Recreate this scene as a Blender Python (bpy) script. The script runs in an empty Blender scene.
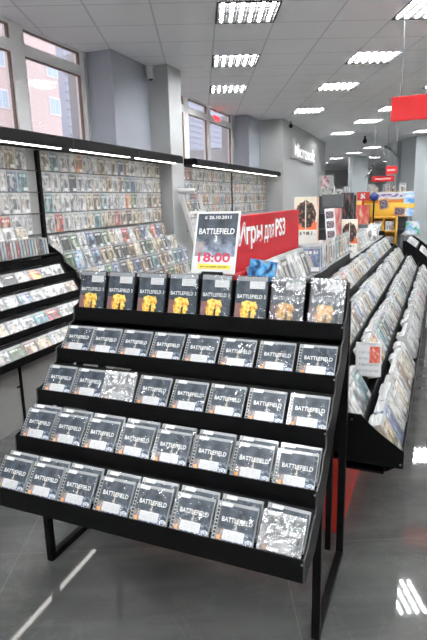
import bpy, bmesh, math, random
from mathutils import Vector, Matrix, Euler
random.seed(7)
SC = bpy.context.scene
COL = SC.collection
PI = math.pi
R = math.radians

# ------------------------------------------------------------------ scene scale
EYE = 1.5684                                  # eye height of the photographer
CEIL = 3.308
TH = R(2.58)                                  # the window wall runs 2.6 degrees off the shelving
AX = Vector((-math.sin(TH), math.cos(TH), 0)); NX = Vector((math.cos(TH), math.sin(TH), 0)); WO = Vector((-3.75, 0, 0))
GA = R(24.3)                                  # ceiling and floor tiles run 24 degrees off the shelving
E1 = Vector((math.cos(GA), math.sin(GA), 0)); E2 = Vector((-math.sin(GA), math.cos(GA), 0))
def W(n, s, z=0.0): return WO + NX*n + AX*s + Vector((0, 0, z))     # n out of the window wall, s along it
def G(u, v, z=0.0): return E1*u + E2*v + Vector((0, 0, z))

# ------------------------------------------------------------------ node helpers
def nd(nt, typ, ins=None, **attrs):
    n = nt.nodes.new(typ)
    for k, v in attrs.items(): setattr(n, k, v)
    for k, v in (ins or {}).items():
        if hasattr(v, 'is_output') or isinstance(v, bpy.types.NodeSocket): nt.links.new(v, n.inputs[k])
        else: n.inputs[k].default_value = v
    return n
def math_(nt, op, a, b=0.0, c=None, clamp=False):
    n = nt.nodes.new('ShaderNodeMath'); n.operation = op; n.use_clamp = clamp
    for i, v in enumerate((a, b) if c is None else (a, b, c)):
        if isinstance(v, bpy.types.NodeSocket): nt.links.new(v, n.inputs[i])
        else: n.inputs[i].default_value = v
    return n.outputs[0]
def mixc(nt, f, a, b, blend='MIX'):
    n = nt.nodes.new('ShaderNodeMix'); n.data_type = 'RGBA'; n.blend_type = blend
    for i, v in ((0, f), (6, a), (7, b)):
        if isinstance(v, bpy.types.NodeSocket): nt.links.new(v, n.inputs[i])
        elif i == 0: n.inputs[i].default_value = v
        else: n.inputs[i].default_value = (*v[:3], 1)
    return n.outputs[2]
def new_mat(name):
    m = bpy.data.materials.new(name); m.use_nodes = True
    nt = m.node_tree; b = nt.nodes['Principled BSDF']
    return m, nt, b
def mat(name, col, rough=.5, metal=0.0, coat=0.0, emit=None, es=1.0, var=0.06, vs=8.0, bump=0.0, spec=.5):
    """plain painted / moulded surface with faint procedural mottling"""
    m, nt, b = new_mat(name)
    tc = nd(nt, 'ShaderNodeTexCoord')
    nz = nd(nt, 'ShaderNodeTexNoise', {'Vector': tc.outputs['Object'], 'Scale': vs, 'Detail': 3.0})
    lo = tuple(max(0, c*(1-var)) for c in col); hi = tuple(min(1, c*(1+var)) for c in col)
    nt.links.new(mixc(nt, nz.outputs['Fac'], lo, hi), b.inputs['Base Color'])
    b.inputs['Roughness'].default_value = rough; b.inputs['Metallic'].default_value = metal
    b.inputs['Coat Weight'].default_value = coat; b.inputs['Coat Roughness'].default_value = .08
    b.inputs['Specular IOR Level'].default_value = spec
    if bump:
        n2 = nd(nt, 'ShaderNodeTexNoise', {'Vector': tc.outputs['Object'], 'Scale': 120.0, 'Detail': 2.0})
        bp = nd(nt, 'ShaderNodeBump', {'Height': n2.outputs['Fac'], 'Strength': bump, 'Distance': .002})
        nt.links.new(bp.outputs[0], b.inputs['Normal'])
    if emit:
        b.inputs['Emission Color'].default_value = (*emit, 1); b.inputs['Emission Strength'].default_value = es
    return m
def uvsock(nt):
    uv = nd(nt, 'ShaderNodeUVMap', uv_map='uv')
    sp = nd(nt, 'ShaderNodeSeparateXYZ', {0: uv.outputs[0]})
    return uv.outputs[0], sp.outputs[0], sp.outputs[1]
def box_mask(nt, x, y, x0, x1, y0, y1):
    a = math_(nt, 'GREATER_THAN', x, x0); b = math_(nt, 'LESS_THAN', x, x1)
    c = math_(nt, 'GREATER_THAN', y, y0); d = math_(nt, 'LESS_THAN', y, y1)
    return math_(nt, 'MULTIPLY', math_(nt, 'MULTIPLY', a, b), math_(nt, 'MULTIPLY', c, d))
def ramp(nt, f, stops):
    n = nd(nt, 'ShaderNodeValToRGB', {0: f}); e = n.color_ramp.elements
    while len(e) < len(stops): e.new(.5)
    for el, (p, c) in zip(e, stops): el.position = p; el.color = (*c[:3], 1)
    return n.outputs[0]

# ------------------------------------------------------------------ materials
M = {}
M['black'] = mat('black_powder_coat', (.0045, .0045, .005), .5, bump=.15, spec=.12)
M['litedge'] = mat('lit_black_edge', (.06, .06, .06), .4, spec=.5)  # greyer black: light catching the flange edge, put into its colour
M['bolt'] = mat('bolt_steel', (.5, .5, .5), .3, 1.0)
M['wall'] = mat('grey_wall_paint', (.46, .465, .465), .7, var=.03, vs=1.5)
M['walldaylit'] = mat('daylit_grey_wall_paint', (.38, .40, .45), .7, var=.03, vs=1.5)  # wall grey tinted blue to stand in for daylight on the piers
M['wallwhite'] = mat('white_wall_paint', (.84, .84, .83), .7, var=.02, vs=1.5)
M['white'] = mat('white_plastic', (.72, .72, .70), .35)
M['upvc'] = mat('white_window_profile', (.86, .85, .85), .35)
M['reveal'] = mat('brown_gasket', (.20, .13, .10), .5)
M['board'] = mat('grey_back_board', (.34, .34, .335), .5)
M['rail'] = mat('dark_rail', (.05, .05, .05), .4)
M['greybase'] = mat('grey_laminate', (.30, .30, .29), .45)
M['clear'] = mat('clear_grey_plastic', (.36, .37, .38), .14, coat=.4)
M['clearw'] = mat('milky_case_plastic', (.60, .61, .61), .2, coat=.5)
M['dkplastic'] = mat('dark_case_plastic', (.03, .03, .035), .2, coat=.4)
M['redgloss'] = mat('red_gloss_board', (.46, .006, .016), .5, var=.04, spec=.2)
M['redpanel'] = mat('red_plinth_panel', (.52, .035, .02), .4)
M['redcloth'] = mat('red_hanging_sign', (.75, .012, .016), .45)
M['letter'] = mat('white_lettering', (.85, .85, .84), .4)
M['magenta'] = mat('crimson_print', (.62, .03, .10), .5)
M['yellow'] = mat('yellow_print', (.85, .68, .08), .5)
M['darkprint'] = mat('dark_print', (.12, .08, .03), .5)
M['orange'] = mat('orange_print', (.75, .36, .12), .5)
M['paper'] = mat('white_paper', (.72, .72, .72), .55)
M['greybox'] = mat('grey_box_board', (.12, .125, .13), .5)
M['steel'] = mat('grey_steel', (.35, .36, .37), .35, .6)
M['yellowshelf'] = mat('yellow_shelf_board', (.75, .40, .03), .45)
M['pillar'] = mat('pale_pillar_paint', (.50, .54, .56), .6, var=.03, vs=1)
M['camwhite'] = mat('camera_white', (.75, .75, .73), .35)
M['lens'] = mat('dark_lens', (.01, .01, .012), .1)
M['redlamp'] = mat('red_lamp', (.8, .02, .03), .3, emit=(1, .03, .05), es=2.5)
M['tube'] = mat('fluorescent_tube', (1, 1, 1), .5, emit=(.965, .99, 1.0), es=66)
M['strip'] = mat('canopy_diffuser', (1, 1, 1), .5, emit=(1.0, .97, .92), es=4.6)
M['signlit'] = mat('lit_letter', (1, 1, 1), .5, emit=(1, 1, 1), es=.6)
M['fixmetal'] = mat('fixture_interior', (.012, .012, .012), .6, spec=.1)  # blackened so the gaps between the tubes look dim
M['louver'] = mat('louver_shade_blade', (.012, .012, .012), .6, spec=.1)  # black stands in for the dim look of mirror louvres from the side
M['frost'] = mat('crumpled_foil', (.7, .7, .7), .25, .3)
M['blue'] = mat('blue_box_print', (.03, .19, .50), .3, coat=.4)
M['cyan'] = mat('cyan_box_print', (.10, .45, .75), .3, coat=.4)
M['green'] = mat('green_box_print', (.06, .42, .12), .35)

def m_plate():
    m, nt, b = new_mat('glass_pane')
    nt.nodes.remove(b)
    out = nt.nodes['Material Output']
    tr = nd(nt, 'ShaderNodeBsdfTransparent', {'Color': (.93, .93, .95, 1)})
    gl = nd(nt, 'ShaderNodeBsdfGlossy', {'Roughness': .02})
    fr = nd(nt, 'ShaderNodeFresnel', {'IOR': 1.45})
    ge = nd(nt, 'ShaderNodeNewGeometry')
    ff = math_(nt, 'MULTIPLY', fr.outputs[0], math_(nt, 'SUBTRACT', 1.0, ge.outputs['Backfacing']))
    mx = nd(nt, 'ShaderNodeMixShader', {0: ff, 1: tr.outputs[0], 2: gl.outputs[0]})
    nt.links.new(mx.outputs[0], out.inputs[0])
    return m
M['glass'] = m_plate()
M['outpane'] = mat('outside_pane', (.55, .68, .78), .1)

def m_wrap(name='shrink_wrap_film', rough=.13, add=.0, bmp=.34, gain=.6, creases=False):
    m, nt, b = new_mat(name)
    nt.nodes.remove(b)
    out = nt.nodes['Material Output']
    tc = nd(nt, 'ShaderNodeTexCoord'); oi = nd(nt, 'ShaderNodeObjectInfo')
    off = nd(nt, 'ShaderNodeVectorMath', {0: tc.outputs['Object'], 1: oi.outputs['Random']}, operation='ADD')
    nz = nd(nt, 'ShaderNodeTexNoise', {'Vector': off.outputs[0], 'Scale': 26.0, 'Detail': 2.0, 'Distortion': 1.4})
    bp = nd(nt, 'ShaderNodeBump', {'Height': nz.outputs['Fac'], 'Strength': bmp, 'Distance': .006})
    tr = nd(nt, 'ShaderNodeBsdfTransparent')
    gl = nd(nt, 'ShaderNodeBsdfGlossy', {'Roughness': rough, 'Normal': bp.outputs[0]})
    lw = nd(nt, 'ShaderNodeFresnel', {'IOR': 1.5, 'Normal': bp.outputs[0]})
    f = math_(nt, 'ADD', math_(nt, 'MULTIPLY', lw.outputs[0], gain), add, clamp=True)
    if creases:                                                   # the film only catches the light along its folds
        fm = nd(nt, 'ShaderNodeMapRange', {'Value': nz.outputs['Fac'], 'From Min': .57, 'From Max': .70}); f = math_(nt, 'MULTIPLY', math_(nt, 'ADD', f, .16), fm.outputs[0])
    mx = nd(nt, 'ShaderNodeMixShader', {0: f, 1: tr.outputs[0], 2: gl.outputs[0]})
    nt.links.new(mx.outputs[0], out.inputs[0])
    return m
M['wrap'] = m_wrap(creases=True)
M['glarefilm'] = m_wrap('glare_shrink_wrap', .26, .34, .18, 1.0)  # flat gloss share added so the film whitens with ceiling-light glare
M['glarestreak'] = m_wrap('glare_streak_shrink_wrap', .15, .22, .6, 1.0)  # gloss share raised to give strong white glare streaks

def m_floor():
    m, nt, b = new_mat('polished_stone_tile')
    tc = nd(nt, 'ShaderNodeTexCoord')
    mp = nd(nt, 'ShaderNodeMapping', {'Vector': tc.outputs['Object'], 'Rotation': (0, 0, -GA)})
    sp = nd(nt, 'ShaderNodeSeparateXYZ', {0: mp.outputs[0]})
    T = 1.2
    def line(s, off):
        f = math_(nt, 'FRACT', math_(nt, 'DIVIDE', math_(nt, 'SUBTRACT', s, off), T))
        return math_(nt, 'LESS_THAN', math_(nt, 'ABSOLUTE', math_(nt, 'SUBTRACT', f, .5)), .0012)
    j = math_(nt, 'MAXIMUM', line(sp.outputs[0], .316-.6), line(sp.outputs[1], 2.158-.6))
    n1 = nd(nt, 'ShaderNodeTexNoise', {'Vector': mp.outputs[0], 'Scale': 1.7, 'Detail': 6.0, 'Distortion': .4})
    n2 = nd(nt, 'ShaderNodeTexNoise', {'Vector': mp.outputs[0], 'Scale': 2.6, 'Detail': 8.0, 'Roughness': .62, 'Distortion': .9})
    c1 = ramp(nt, n1.outputs['Fac'], [(.3, (.070, .073, .070)), (.7, (.104, .107, .103))])
    vein = ramp(nt, n2.outputs['Fac'], [(.485, (0, 0, 0)), (.5, (1, 1, 1)), (.515, (0, 0, 0))])
    n3 = nd(nt, 'ShaderNodeTexNoise', {'Vector': mp.outputs[0], 'Scale': 2.2, 'Detail': 2.0})
    veinf = math_(nt, 'MULTIPLY', math_(nt, 'MULTIPLY', vein, n3.outputs['Fac']), .13)
    st = nd(nt, 'ShaderNodeMapping', {'Vector': mp.outputs[0], 'Rotation': (0, 0, R(-62)), 'Scale': (1.0, 4.0, 1)})
    n4 = nd(nt, 'ShaderNodeTexNoise', {'Vector': st.outputs[0], 'Scale': 1.6, 'Detail': 6.0, 'Roughness': .6, 'Distortion': .5})
    c1 = mixc(nt, ramp(nt, n4.outputs['Fac'], [(.42, (0, 0, 0)), (.80, (.45, .45, .45))]), c1, (.20, .20, .19))
    c2 = mixc(nt, veinf, c1, (.34, .335, .31))
    c3 = mixc(nt, math_(nt, 'MULTIPLY', j, .18), c2, (.42, .42, .40))
    nt.links.new(c3, b.inputs['Base Color'])
    ro = nd(nt, 'ShaderNodeMapRange', {'Value': n1.outputs['Fac'], 'To Min': .02, 'To Max': .045})
    nt.links.new(ro.outputs[0], b.inputs['Roughness'])
    b.inputs['Specular IOR Level'].default_value = .85
    return m
M['floor'] = m_floor()

def m_ceil():
    m, nt, b = new_mat('mineral_ceiling_tile')
    tc = nd(nt, 'ShaderNodeTexCoord')
    mp = nd(nt, 'ShaderNodeMapping', {'Vector': tc.outputs['Object'], 'Rotation': (0, 0, -GA)})
    sp = nd(nt, 'ShaderNodeSeparateXYZ', {0: mp.outputs[0]})
    def line(s, off):
        f = math_(nt, 'FRACT', math_(nt, 'SUBTRACT', math_(nt, 'DIVIDE', s, .6), off-.5))
        return math_(nt, 'LESS_THAN', math_(nt, 'ABSOLUTE', math_(nt, 'SUBTRACT', f, .5)), .016)
    j = math_(nt, 'MAXIMUM', line(sp.outputs[0], .33), line(sp.outputs[1], .82))
    wn = nd(nt, 'ShaderNodeTexNoise', {'Vector': mp.outputs[0], 'Scale': 1.1, 'Detail': 1.0})
    c = mixc(nt, wn.outputs['Fac'], (.90, .905, .91), (.93, .935, .94))
    fine = nd(nt, 'ShaderNodeTexNoise', {'Vector': mp.outputs[0], 'Scale': 160.0})
    c = mixc(nt, math_(nt, 'MULTIPLY', fine.outputs['Fac'], .12), c, (.7, .7, .7))
    nt.links.new(mixc(nt, math_(nt, 'MULTIPLY', j, .42), c, (.40, .40, .395)), b.inputs['Base Color'])
    b.inputs['Roughness'].default_value = .85; b.inputs['Specular IOR Level'].default_value = .15
    return m
M['ceil'] = m_ceil()

def m_brick():
    m, nt, b = new_mat('pink_brick_facade')
    tc = nd(nt, 'ShaderNodeTexCoord')
    mp = nd(nt, 'ShaderNodeMapping', {'Vector': tc.outputs['Object'], 'Rotation': (0, R(90), 0)})
    sp = nd(nt, 'ShaderNodeSeparateXYZ', {0: tc.outputs['Object']})
    cb = nd(nt, 'ShaderNodeCombineXYZ', {0: sp.outputs[1], 1: sp.outputs[2]})
    br = nd(nt, 'ShaderNodeTexBrick', {'Vector': cb.outputs[0], 'Color1': (.66, .47, .43, 1), 'Color2': (.72, .53, .48, 1), 'Mortar': (.76, .70, .67, 1), 'Scale': 2.0, 'Mortar Size': .03, 'Brick Width': .55, 'Row Height': .17})
    nz = nd(nt, 'ShaderNodeTexNoise', {'Vector': cb.outputs[0], 'Scale': .6, 'Detail': 3.0})
    nt.links.new(mixc(nt, nz.outputs['Fac'], br.outputs[0], (.80, .68, .64)), b.inputs['Base Color'])
    b.inputs['Roughness'].default_value = .85
    return m
M['brick'] = m_brick()

def m_cover(name, glossy=.45, glare_wash=.25, sticker=True):
    """printed sleeve under plastic: sleeve colour per object, picture blotches, title strip and a paper price sticker"""
    m, nt, b = new_mat(name)
    uv, x, y = uvsock(nt)
    oi = nd(nt, 'ShaderNodeObjectInfo'); rnd = oi.outputs['Random']
    col = oi.outputs['Color']
    ofs = nd(nt, 'ShaderNodeCombineXYZ', {0: math_(nt, 'MULTIPLY', rnd, 91.0), 1: math_(nt, 'MULTIPLY', rnd, 57.0), 2: math_(nt, 'MULTIPLY', rnd, 33.0)})
    v = nd(nt, 'ShaderNodeVectorMath', {0: uv, 1: ofs.outputs[0]}, operation='ADD')
    nz = nd(nt, 'ShaderNodeTexNoise', {'Vector': v.outputs[0], 'Scale': 2.6, 'Detail': 3.0, 'Distortion': .8})
    n2 = nd(nt, 'ShaderNodeTexNoise', {'Vector': v.outputs[0], 'Scale': 4.2, 'Detail': 2.0})
    lum = ramp(nt, nz.outputs['Fac'], [(.36, (.04, .04, .04)), (.5, (.42, .42, .42)), (.68, (.92, .92, .92))])
    c = mixc(nt, .85, col, lum, 'OVERLAY')
    hue = nd(nt, 'ShaderNodeHueSaturation', {'Hue': math_(nt, 'ADD', .25, math_(nt, 'MULTIPLY', n2.outputs['Fac'], .5)), 'Saturation': 1.1, 'Color': c})
    c = hue.outputs[0]
    # figure-like lighter / darker patch in the middle
    dx = math_(nt, 'SUBTRACT', x, math_(nt, 'ADD', .35, math_(nt, 'MULTIPLY', rnd, .3)))
    dy = math_(nt, 'MULTIPLY', math_(nt, 'SUBTRACT', y, .42), .6)
    d = math_(nt, 'SQRT', math_(nt, 'ADD', math_(nt, 'MULTIPLY', dx, dx), math_(nt, 'MULTIPLY', dy, dy)))
    d = math_(nt, 'ADD', d, math_(nt, 'MULTIPLY', math_(nt, 'SUBTRACT', n2.outputs['Fac'], .5), .35))
    fig = math_(nt, 'LESS_THAN', d, .18)
    figcol = mixc(nt, math_(nt, 'GREATER_THAN', math_(nt, 'FRACT', math_(nt, 'MULTIPLY', rnd, 7.0)), .45), (.06, .055, .06), (.62, .55, .48))
    c = mixc(nt, math_(nt, 'MULTIPLY', fig, .7), c, figcol)
    # title strip
    tn = nd(nt, 'ShaderNodeTexNoise', {'Vector': nd(nt, 'ShaderNodeVectorMath', {0: v.outputs[0], 1: (16, 3, 1)}, operation='MULTIPLY').outputs[0], 'Scale': 1.0, 'Detail': 0.0})
    tb = box_mask(nt, x, y, .12, .88, .72, .84)
    c = mixc(nt, math_(nt, 'MULTIPLY', tb, math_(nt, 'GREATER_THAN', tn.outputs['Fac'], .47)), c, (.75, .73, .68))
    top = math_(nt, 'GREATER_THAN', y, .91)
    c = mixc(nt, math_(nt, 'MULTIPLY', top, .5), c, (.55, .56, .57))
    if sticker:
        has = math_(nt, 'GREATER_THAN', math_(nt, 'FRACT', math_(nt, 'MULTIPLY', rnd, 13.0)), .35)
        st = math_(nt, 'MULTIPLY', box_mask(nt, x, y, .50, .96, .05, .21), has)
        c = mixc(nt, st, c, (.82, .82, .82))
    c = mixc(nt, glare_wash, c, (.66, .66, .66))  # even pale mix paints the glare of the plastic over the print
    nt.links.new(c, b.inputs['Base Color'])
    nb = nd(nt, 'ShaderNodeTexNoise', {'Vector': v.outputs[0], 'Scale': 5.0, 'Detail': 2.0, 'Distortion': 1.5})
    bp = nd(nt, 'ShaderNodeBump', {'Height': nb.outputs['Fac'], 'Strength': .35, 'Distance': .05})
    nt.links.new(bp.outputs[0], b.inputs['Coat Normal'])
    b.inputs['Roughness'].default_value = .45
    b.inputs['Coat Weight'].default_value = glossy*.6; b.inputs['Coat Roughness'].default_value = .12; b.inputs['Coat IOR'].default_value = 1.7
    return m
M['cover'] = m_cover('printed_sleeve', 1.0, .04)
M['coverpale'] = m_cover('printed_sleeve_wrapped', 1.0, .16)
def m_spine():
    m, nt, b = new_mat('printed_spine')
    uv, x, y = uvsock(nt)
    oi = nd(nt, 'ShaderNodeObjectInfo')
    nz = nd(nt, 'ShaderNodeTexNoise', {'Vector': nd(nt, 'ShaderNodeVectorMath', {0: uv, 1: oi.outputs['Random']}, operation='ADD').outputs[0], 'Scale': 7.0})
    c = mixc(nt, math_(nt, 'GREATER_THAN', nz.outputs['Fac'], .56), oi.outputs['Color'], (.7, .7, .7))
    nt.links.new(c, b.inputs['Base Color'])
    b.inputs['Roughness'].default_value = .3; b.inputs['Coat Weight'].default_value = .4
    return m
M['spine'] = m_spine()

def m_slate(kind):
    """cover print of the promoted game: slate ground, pale glow, small lights towards the bottom"""
    m, nt, b = new_mat('slate_cover_print_' + kind)
    uv, x, y = uvsock(nt)
    v = nd(nt, 'ShaderNodeVectorMath', {0: uv, 1: (3.1, 3.4, 1)}, operation='MULTIPLY').outputs[0]
    n1 = nd(nt, 'ShaderNodeTexNoise', {'Vector': v, 'Scale': 1.3, 'Detail': 4.0})
    n2 = nd(nt, 'ShaderNodeTexNoise', {'Vector': v, 'Scale': 3.4, 'Detail': 3.0})
    c = ramp(nt, n1.outputs['Fac'], [(.3, (.022, .028, .038)), (.7, (.070, .093, .124))])
    if kind in ('square', 'poster'):
        lowm = math_(nt, 'MULTIPLY', math_(nt, 'SUBTRACT', .42, y), 3.4, clamp=True)
        if kind == 'poster': lowm = math_(nt, 'MULTIPLY', math_(nt, 'SUBTRACT', .55, y), 2.4, clamp=True)
        lights = ramp(nt, n2.outputs['Fac'], [(.42, (.03, .045, .08)), (.55, (.18, .24, .36)), (.66, (.62, .68, .76))])
        if kind == 'poster': lights = ramp(nt, n1.outputs['Fac'], [(.38, (.10, .13, .20)), (.62, (.42, .47, .58))])
        c = mixc(nt, math_(nt, 'MULTIPLY', lowm, .85), c, lights)
        side = math_(nt, 'MULTIPLY', math_(nt, 'LESS_THAN', x, .24), math_(nt, 'LESS_THAN', y, .34))
        c = mixc(nt, math_(nt, 'MULTIPLY', side, math_(nt, 'MULTIPLY', n2.outputs['Fac'], .5)), c, (.75, .48, .30))
        dx = math_(nt, 'ABSOLUTE', math_(nt, 'SUBTRACT', x, .5))
        wob = math_(nt, 'ADD', dx, math_(nt, 'MULTIPLY', math_(nt, 'SUBTRACT', n2.outputs['Fac'], .5), .22))
        col = math_(nt, 'MULTIPLY', math_(nt, 'LESS_THAN', wob, .035), box_mask(nt, x, y, .3, .7, .30, .66))
        c = mixc(nt, math_(nt, 'MULTIPLY', col, .55), c, (.66, .52, .38) if kind == 'square' else (.36, .38, .42))
    else:
        wv = nd(nt, 'ShaderNodeTexNoise', {'Vector': v, 'Scale': 2.0, 'Detail': 3.0})
        dx = math_(nt, 'ABSOLUTE', math_(nt, 'SUBTRACT', x, .45))
        wob = math_(nt, 'ADD', dx, math_(nt, 'MULTIPLY', math_(nt, 'SUBTRACT', wv.outputs['Fac'], .5), .25))
        body = math_(nt, 'MULTIPLY', math_(nt, 'LESS_THAN', math_(nt, 'ADD', wob, math_(nt, 'MULTIPLY', math_(nt, 'ABSOLUTE', math_(nt, 'SUBTRACT', y, .3)), .22)), .27), math_(nt, 'LESS_THAN', math_(nt, 'ADD', y, math_(nt, 'MULTIPLY', math_(nt, 'SUBTRACT', wv.outputs['Fac'], .5), .12)), .45))
        fl = ramp(nt, n2.outputs['Fac'], [(.32, (.42, .14, .03)), (.44, (.90, .46, .05)), (.58, (.97, .74, .20))])
        c = mixc(nt, body, c, fl)
        split = math_(nt, 'MULTIPLY', math_(nt, 'LESS_THAN', math_(nt, 'ABSOLUTE', math_(nt, 'SUBTRACT', x, .50)), .035), math_(nt, 'LESS_THAN', y, .24))
        c = mixc(nt, split, c, (.03, .02, .02))
        side = math_(nt, 'MULTIPLY', math_(nt, 'LESS_THAN', x, .2), box_mask(nt, x, y, -.1, .2, .05, .4))
        c = mixc(nt, math_(nt, 'MULTIPLY', side, .7), c, (.32, .14, .12))
        edge = math_(nt, 'MULTIPLY', math_(nt, 'GREATER_THAN', y, .90), .8)
        c = mixc(nt, edge, c, (.34, .36, .38))
    nt.links.new(c, b.inputs['Base Color'])
    b.inputs['Roughness'].default_value = .32; b.inputs['Specular IOR Level'].default_value = .4
    return m
for k in ('square', 'tall', 'poster'): M['slate_'+k] = m_slate(k)
def m_label():
    m, nt, b = new_mat('printed_paper_label')
    uv, x, y = uvsock(nt)
    st = math_(nt, 'GREATER_THAN', math_(nt, 'FRACT', math_(nt, 'MULTIPLY', y, 5.0)), .62)
    nz = nd(nt, 'ShaderNodeTexNoise', {'Vector': nd(nt, 'ShaderNodeVectorMath', {0: uv, 1: (40, 5, 1)}, operation='MULTIPLY').outputs[0], 'Scale': 1.0})
    f = math_(nt, 'MULTIPLY', math_(nt, 'MULTIPLY', st, math_(nt, 'GREATER_THAN', nz.outputs['Fac'], .5)), box_mask(nt, x, y, .06, .94, .1, .92))
    nt.links.new(mixc(nt, math_(nt, 'MULTIPLY', f, .6), (.64, .64, .65), (.25, .25, .25)), b.inputs['Base Color'])
    b.inputs['Roughness'].default_value = .35
    return m
M['label'] = m_label()
def m_board(name, stops, scale=3.0, coat=.3):
    m, nt, b = new_mat(name)
    uv, x, y = uvsock(nt)
    nz = nd(nt, 'ShaderNodeTexNoise', {'Vector': uv, 'Scale': scale, 'Detail': 3.0, 'Distortion': .6})
    nt.links.new(ramp(nt, nz.outputs['Fac'], stops), b.inputs['Base Color'])
    b.inputs['Roughness'].default_value = .4; b.inputs['Coat Weight'].default_value = coat
    return m
def m_standee():
    m, nt, b = new_mat('standee_print')
    uv, x, y = uvsock(nt)
    nz = nd(nt, 'ShaderNodeTexNoise', {'Vector': uv, 'Scale': 6.0, 'Detail': 3.0})
    n2 = nd(nt, 'ShaderNodeTexNoise', {'Vector': uv, 'Scale': 11.0, 'Detail': 2.0})
    c = mixc(nt, 0, (.80, .72, .58), (.80, .72, .58))
    dx = math_(nt, 'SUBTRACT', x, .5); dy = math_(nt, 'MULTIPLY', math_(nt, 'SUBTRACT', y, .63), 1.55)
    d = math_(nt, 'SQRT', math_(nt, 'ADD', math_(nt, 'MULTIPLY', dx, dx), math_(nt, 'MULTIPLY', dy, dy)))
    d = math_(nt, 'ADD', d, math_(nt, 'MULTIPLY', math_(nt, 'SUBTRACT', nz.outputs['Fac'], .5), .25))
    pic = ramp(nt, n2.outputs['Fac'], [(.38, (.015, .015, .012)), (.55, (.06, .06, .05)), (.62, (.42, .10, .06)), (.72, (.42, .38, .28))])
    c = mixc(nt, box_mask(nt, x, y, .0, 1.0, .30, .46), c, (.80, .17, .07))
    c = mixc(nt, math_(nt, 'LESS_THAN', d, .45), c, pic)
    c = mixc(nt, box_mask(nt, x, y, .0, 1.0, .0, .28), c, (.68, .66, .62))
    c = mixc(nt, math_(nt, 'MULTIPLY', box_mask(nt, x, y, .08, .92, .19, .26), math_(nt, 'GREATER_THAN', n2.outputs['Fac'], .48)), c, (.15, .14, .14))
    c = mixc(nt, box_mask(nt, x, y, .475, .525, .0, 1.0), c, (.72, .66, .55))
    nt.links.new(c, b.inputs['Base Color']); b.inputs['Roughness'].default_value = .45
    return m
M['standee'] = m_standee()
M['standeeside'] = m_board('standee_side_print', [(.35, (.78, .66, .5)), (.5, (.78, .28, .14)), (.65, (.85, .78, .66))], 4.0)
M['salmon'] = m_board('salmon_poster_print', [(.35, (.62, .12, .12)), (.55, (.75, .30, .28)), (.7, (.72, .55, .5))], 3.0)
M['darkposter'] = m_board('dark_poster_print', [(.45, (.03, .03, .035)), (.6, (.14, .12, .12)), (.68, (.45, .06, .07)), (.75, (.35, .33, .33))], 5.0)
M['redposter'] = m_board('red_poster_print', [(.40, (.60, .08, .06)), (.60, (.75, .25, .18)), (.70, (.85, .65, .55))], 4.0)
M['portrait'] = m_board('portrait_poster_print', [(.40, (.75, .74, .74)), (.55, (.55, .2, .25)), (.65, (.2, .1, .14))], 2.5)
def m_yellowboard():
    m, nt, b = new_mat('yellow_promo_print')
    uv, x, y = uvsock(nt)
    nz = nd(nt, 'ShaderNodeTexNoise', {'Vector': uv, 'Scale': 4.0, 'Detail': 3.0})
    n2 = nd(nt, 'ShaderNodeTexNoise', {'Vector': uv, 'Scale': 14.0, 'Detail': 2.0})
    c = ramp(nt, y, [(.0, (.72, .36, .02)), (.3, (.85, .52, .05)), (.55, (.86, .55, .08)), (.78, (.62, .64, .68))])
    c = mixc(nt, box_mask(nt, x, y, .12, .86, .56, .70), c, (.62, .20, .02))
    c = mixc(nt, math_(nt, 'MULTIPLY', box_mask(nt, x, y, .35, .80, .80, .92), math_(nt, 'GREATER_THAN', n2.outputs['Fac'], .5)), c, (.22, .10, .30))
    sky = ramp(nt, nz.outputs['Fac'], [(.42, (.10, .36, .75)), (.62, (.75, .82, .9))])
    c = mixc(nt, box_mask(nt, x, y, .82, 1.0, .0, 1.0), c, sky)
    c = mixc(nt, box_mask(nt, x, y, .82, 1.0, .32, .52), c, (.85, .60, .12))
    nt.links.new(c, b.inputs['Base Color']); b.inputs['Roughness'].default_value = .4
    return m
M['yellowboard'] = m_yellowboard()
M['picdark'] = m_board('small_photo_print', [(.40, (.05, .05, .09)), (.55, (.25, .15, .18)), (.7, (.7, .65, .6))], 6.0)

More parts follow.
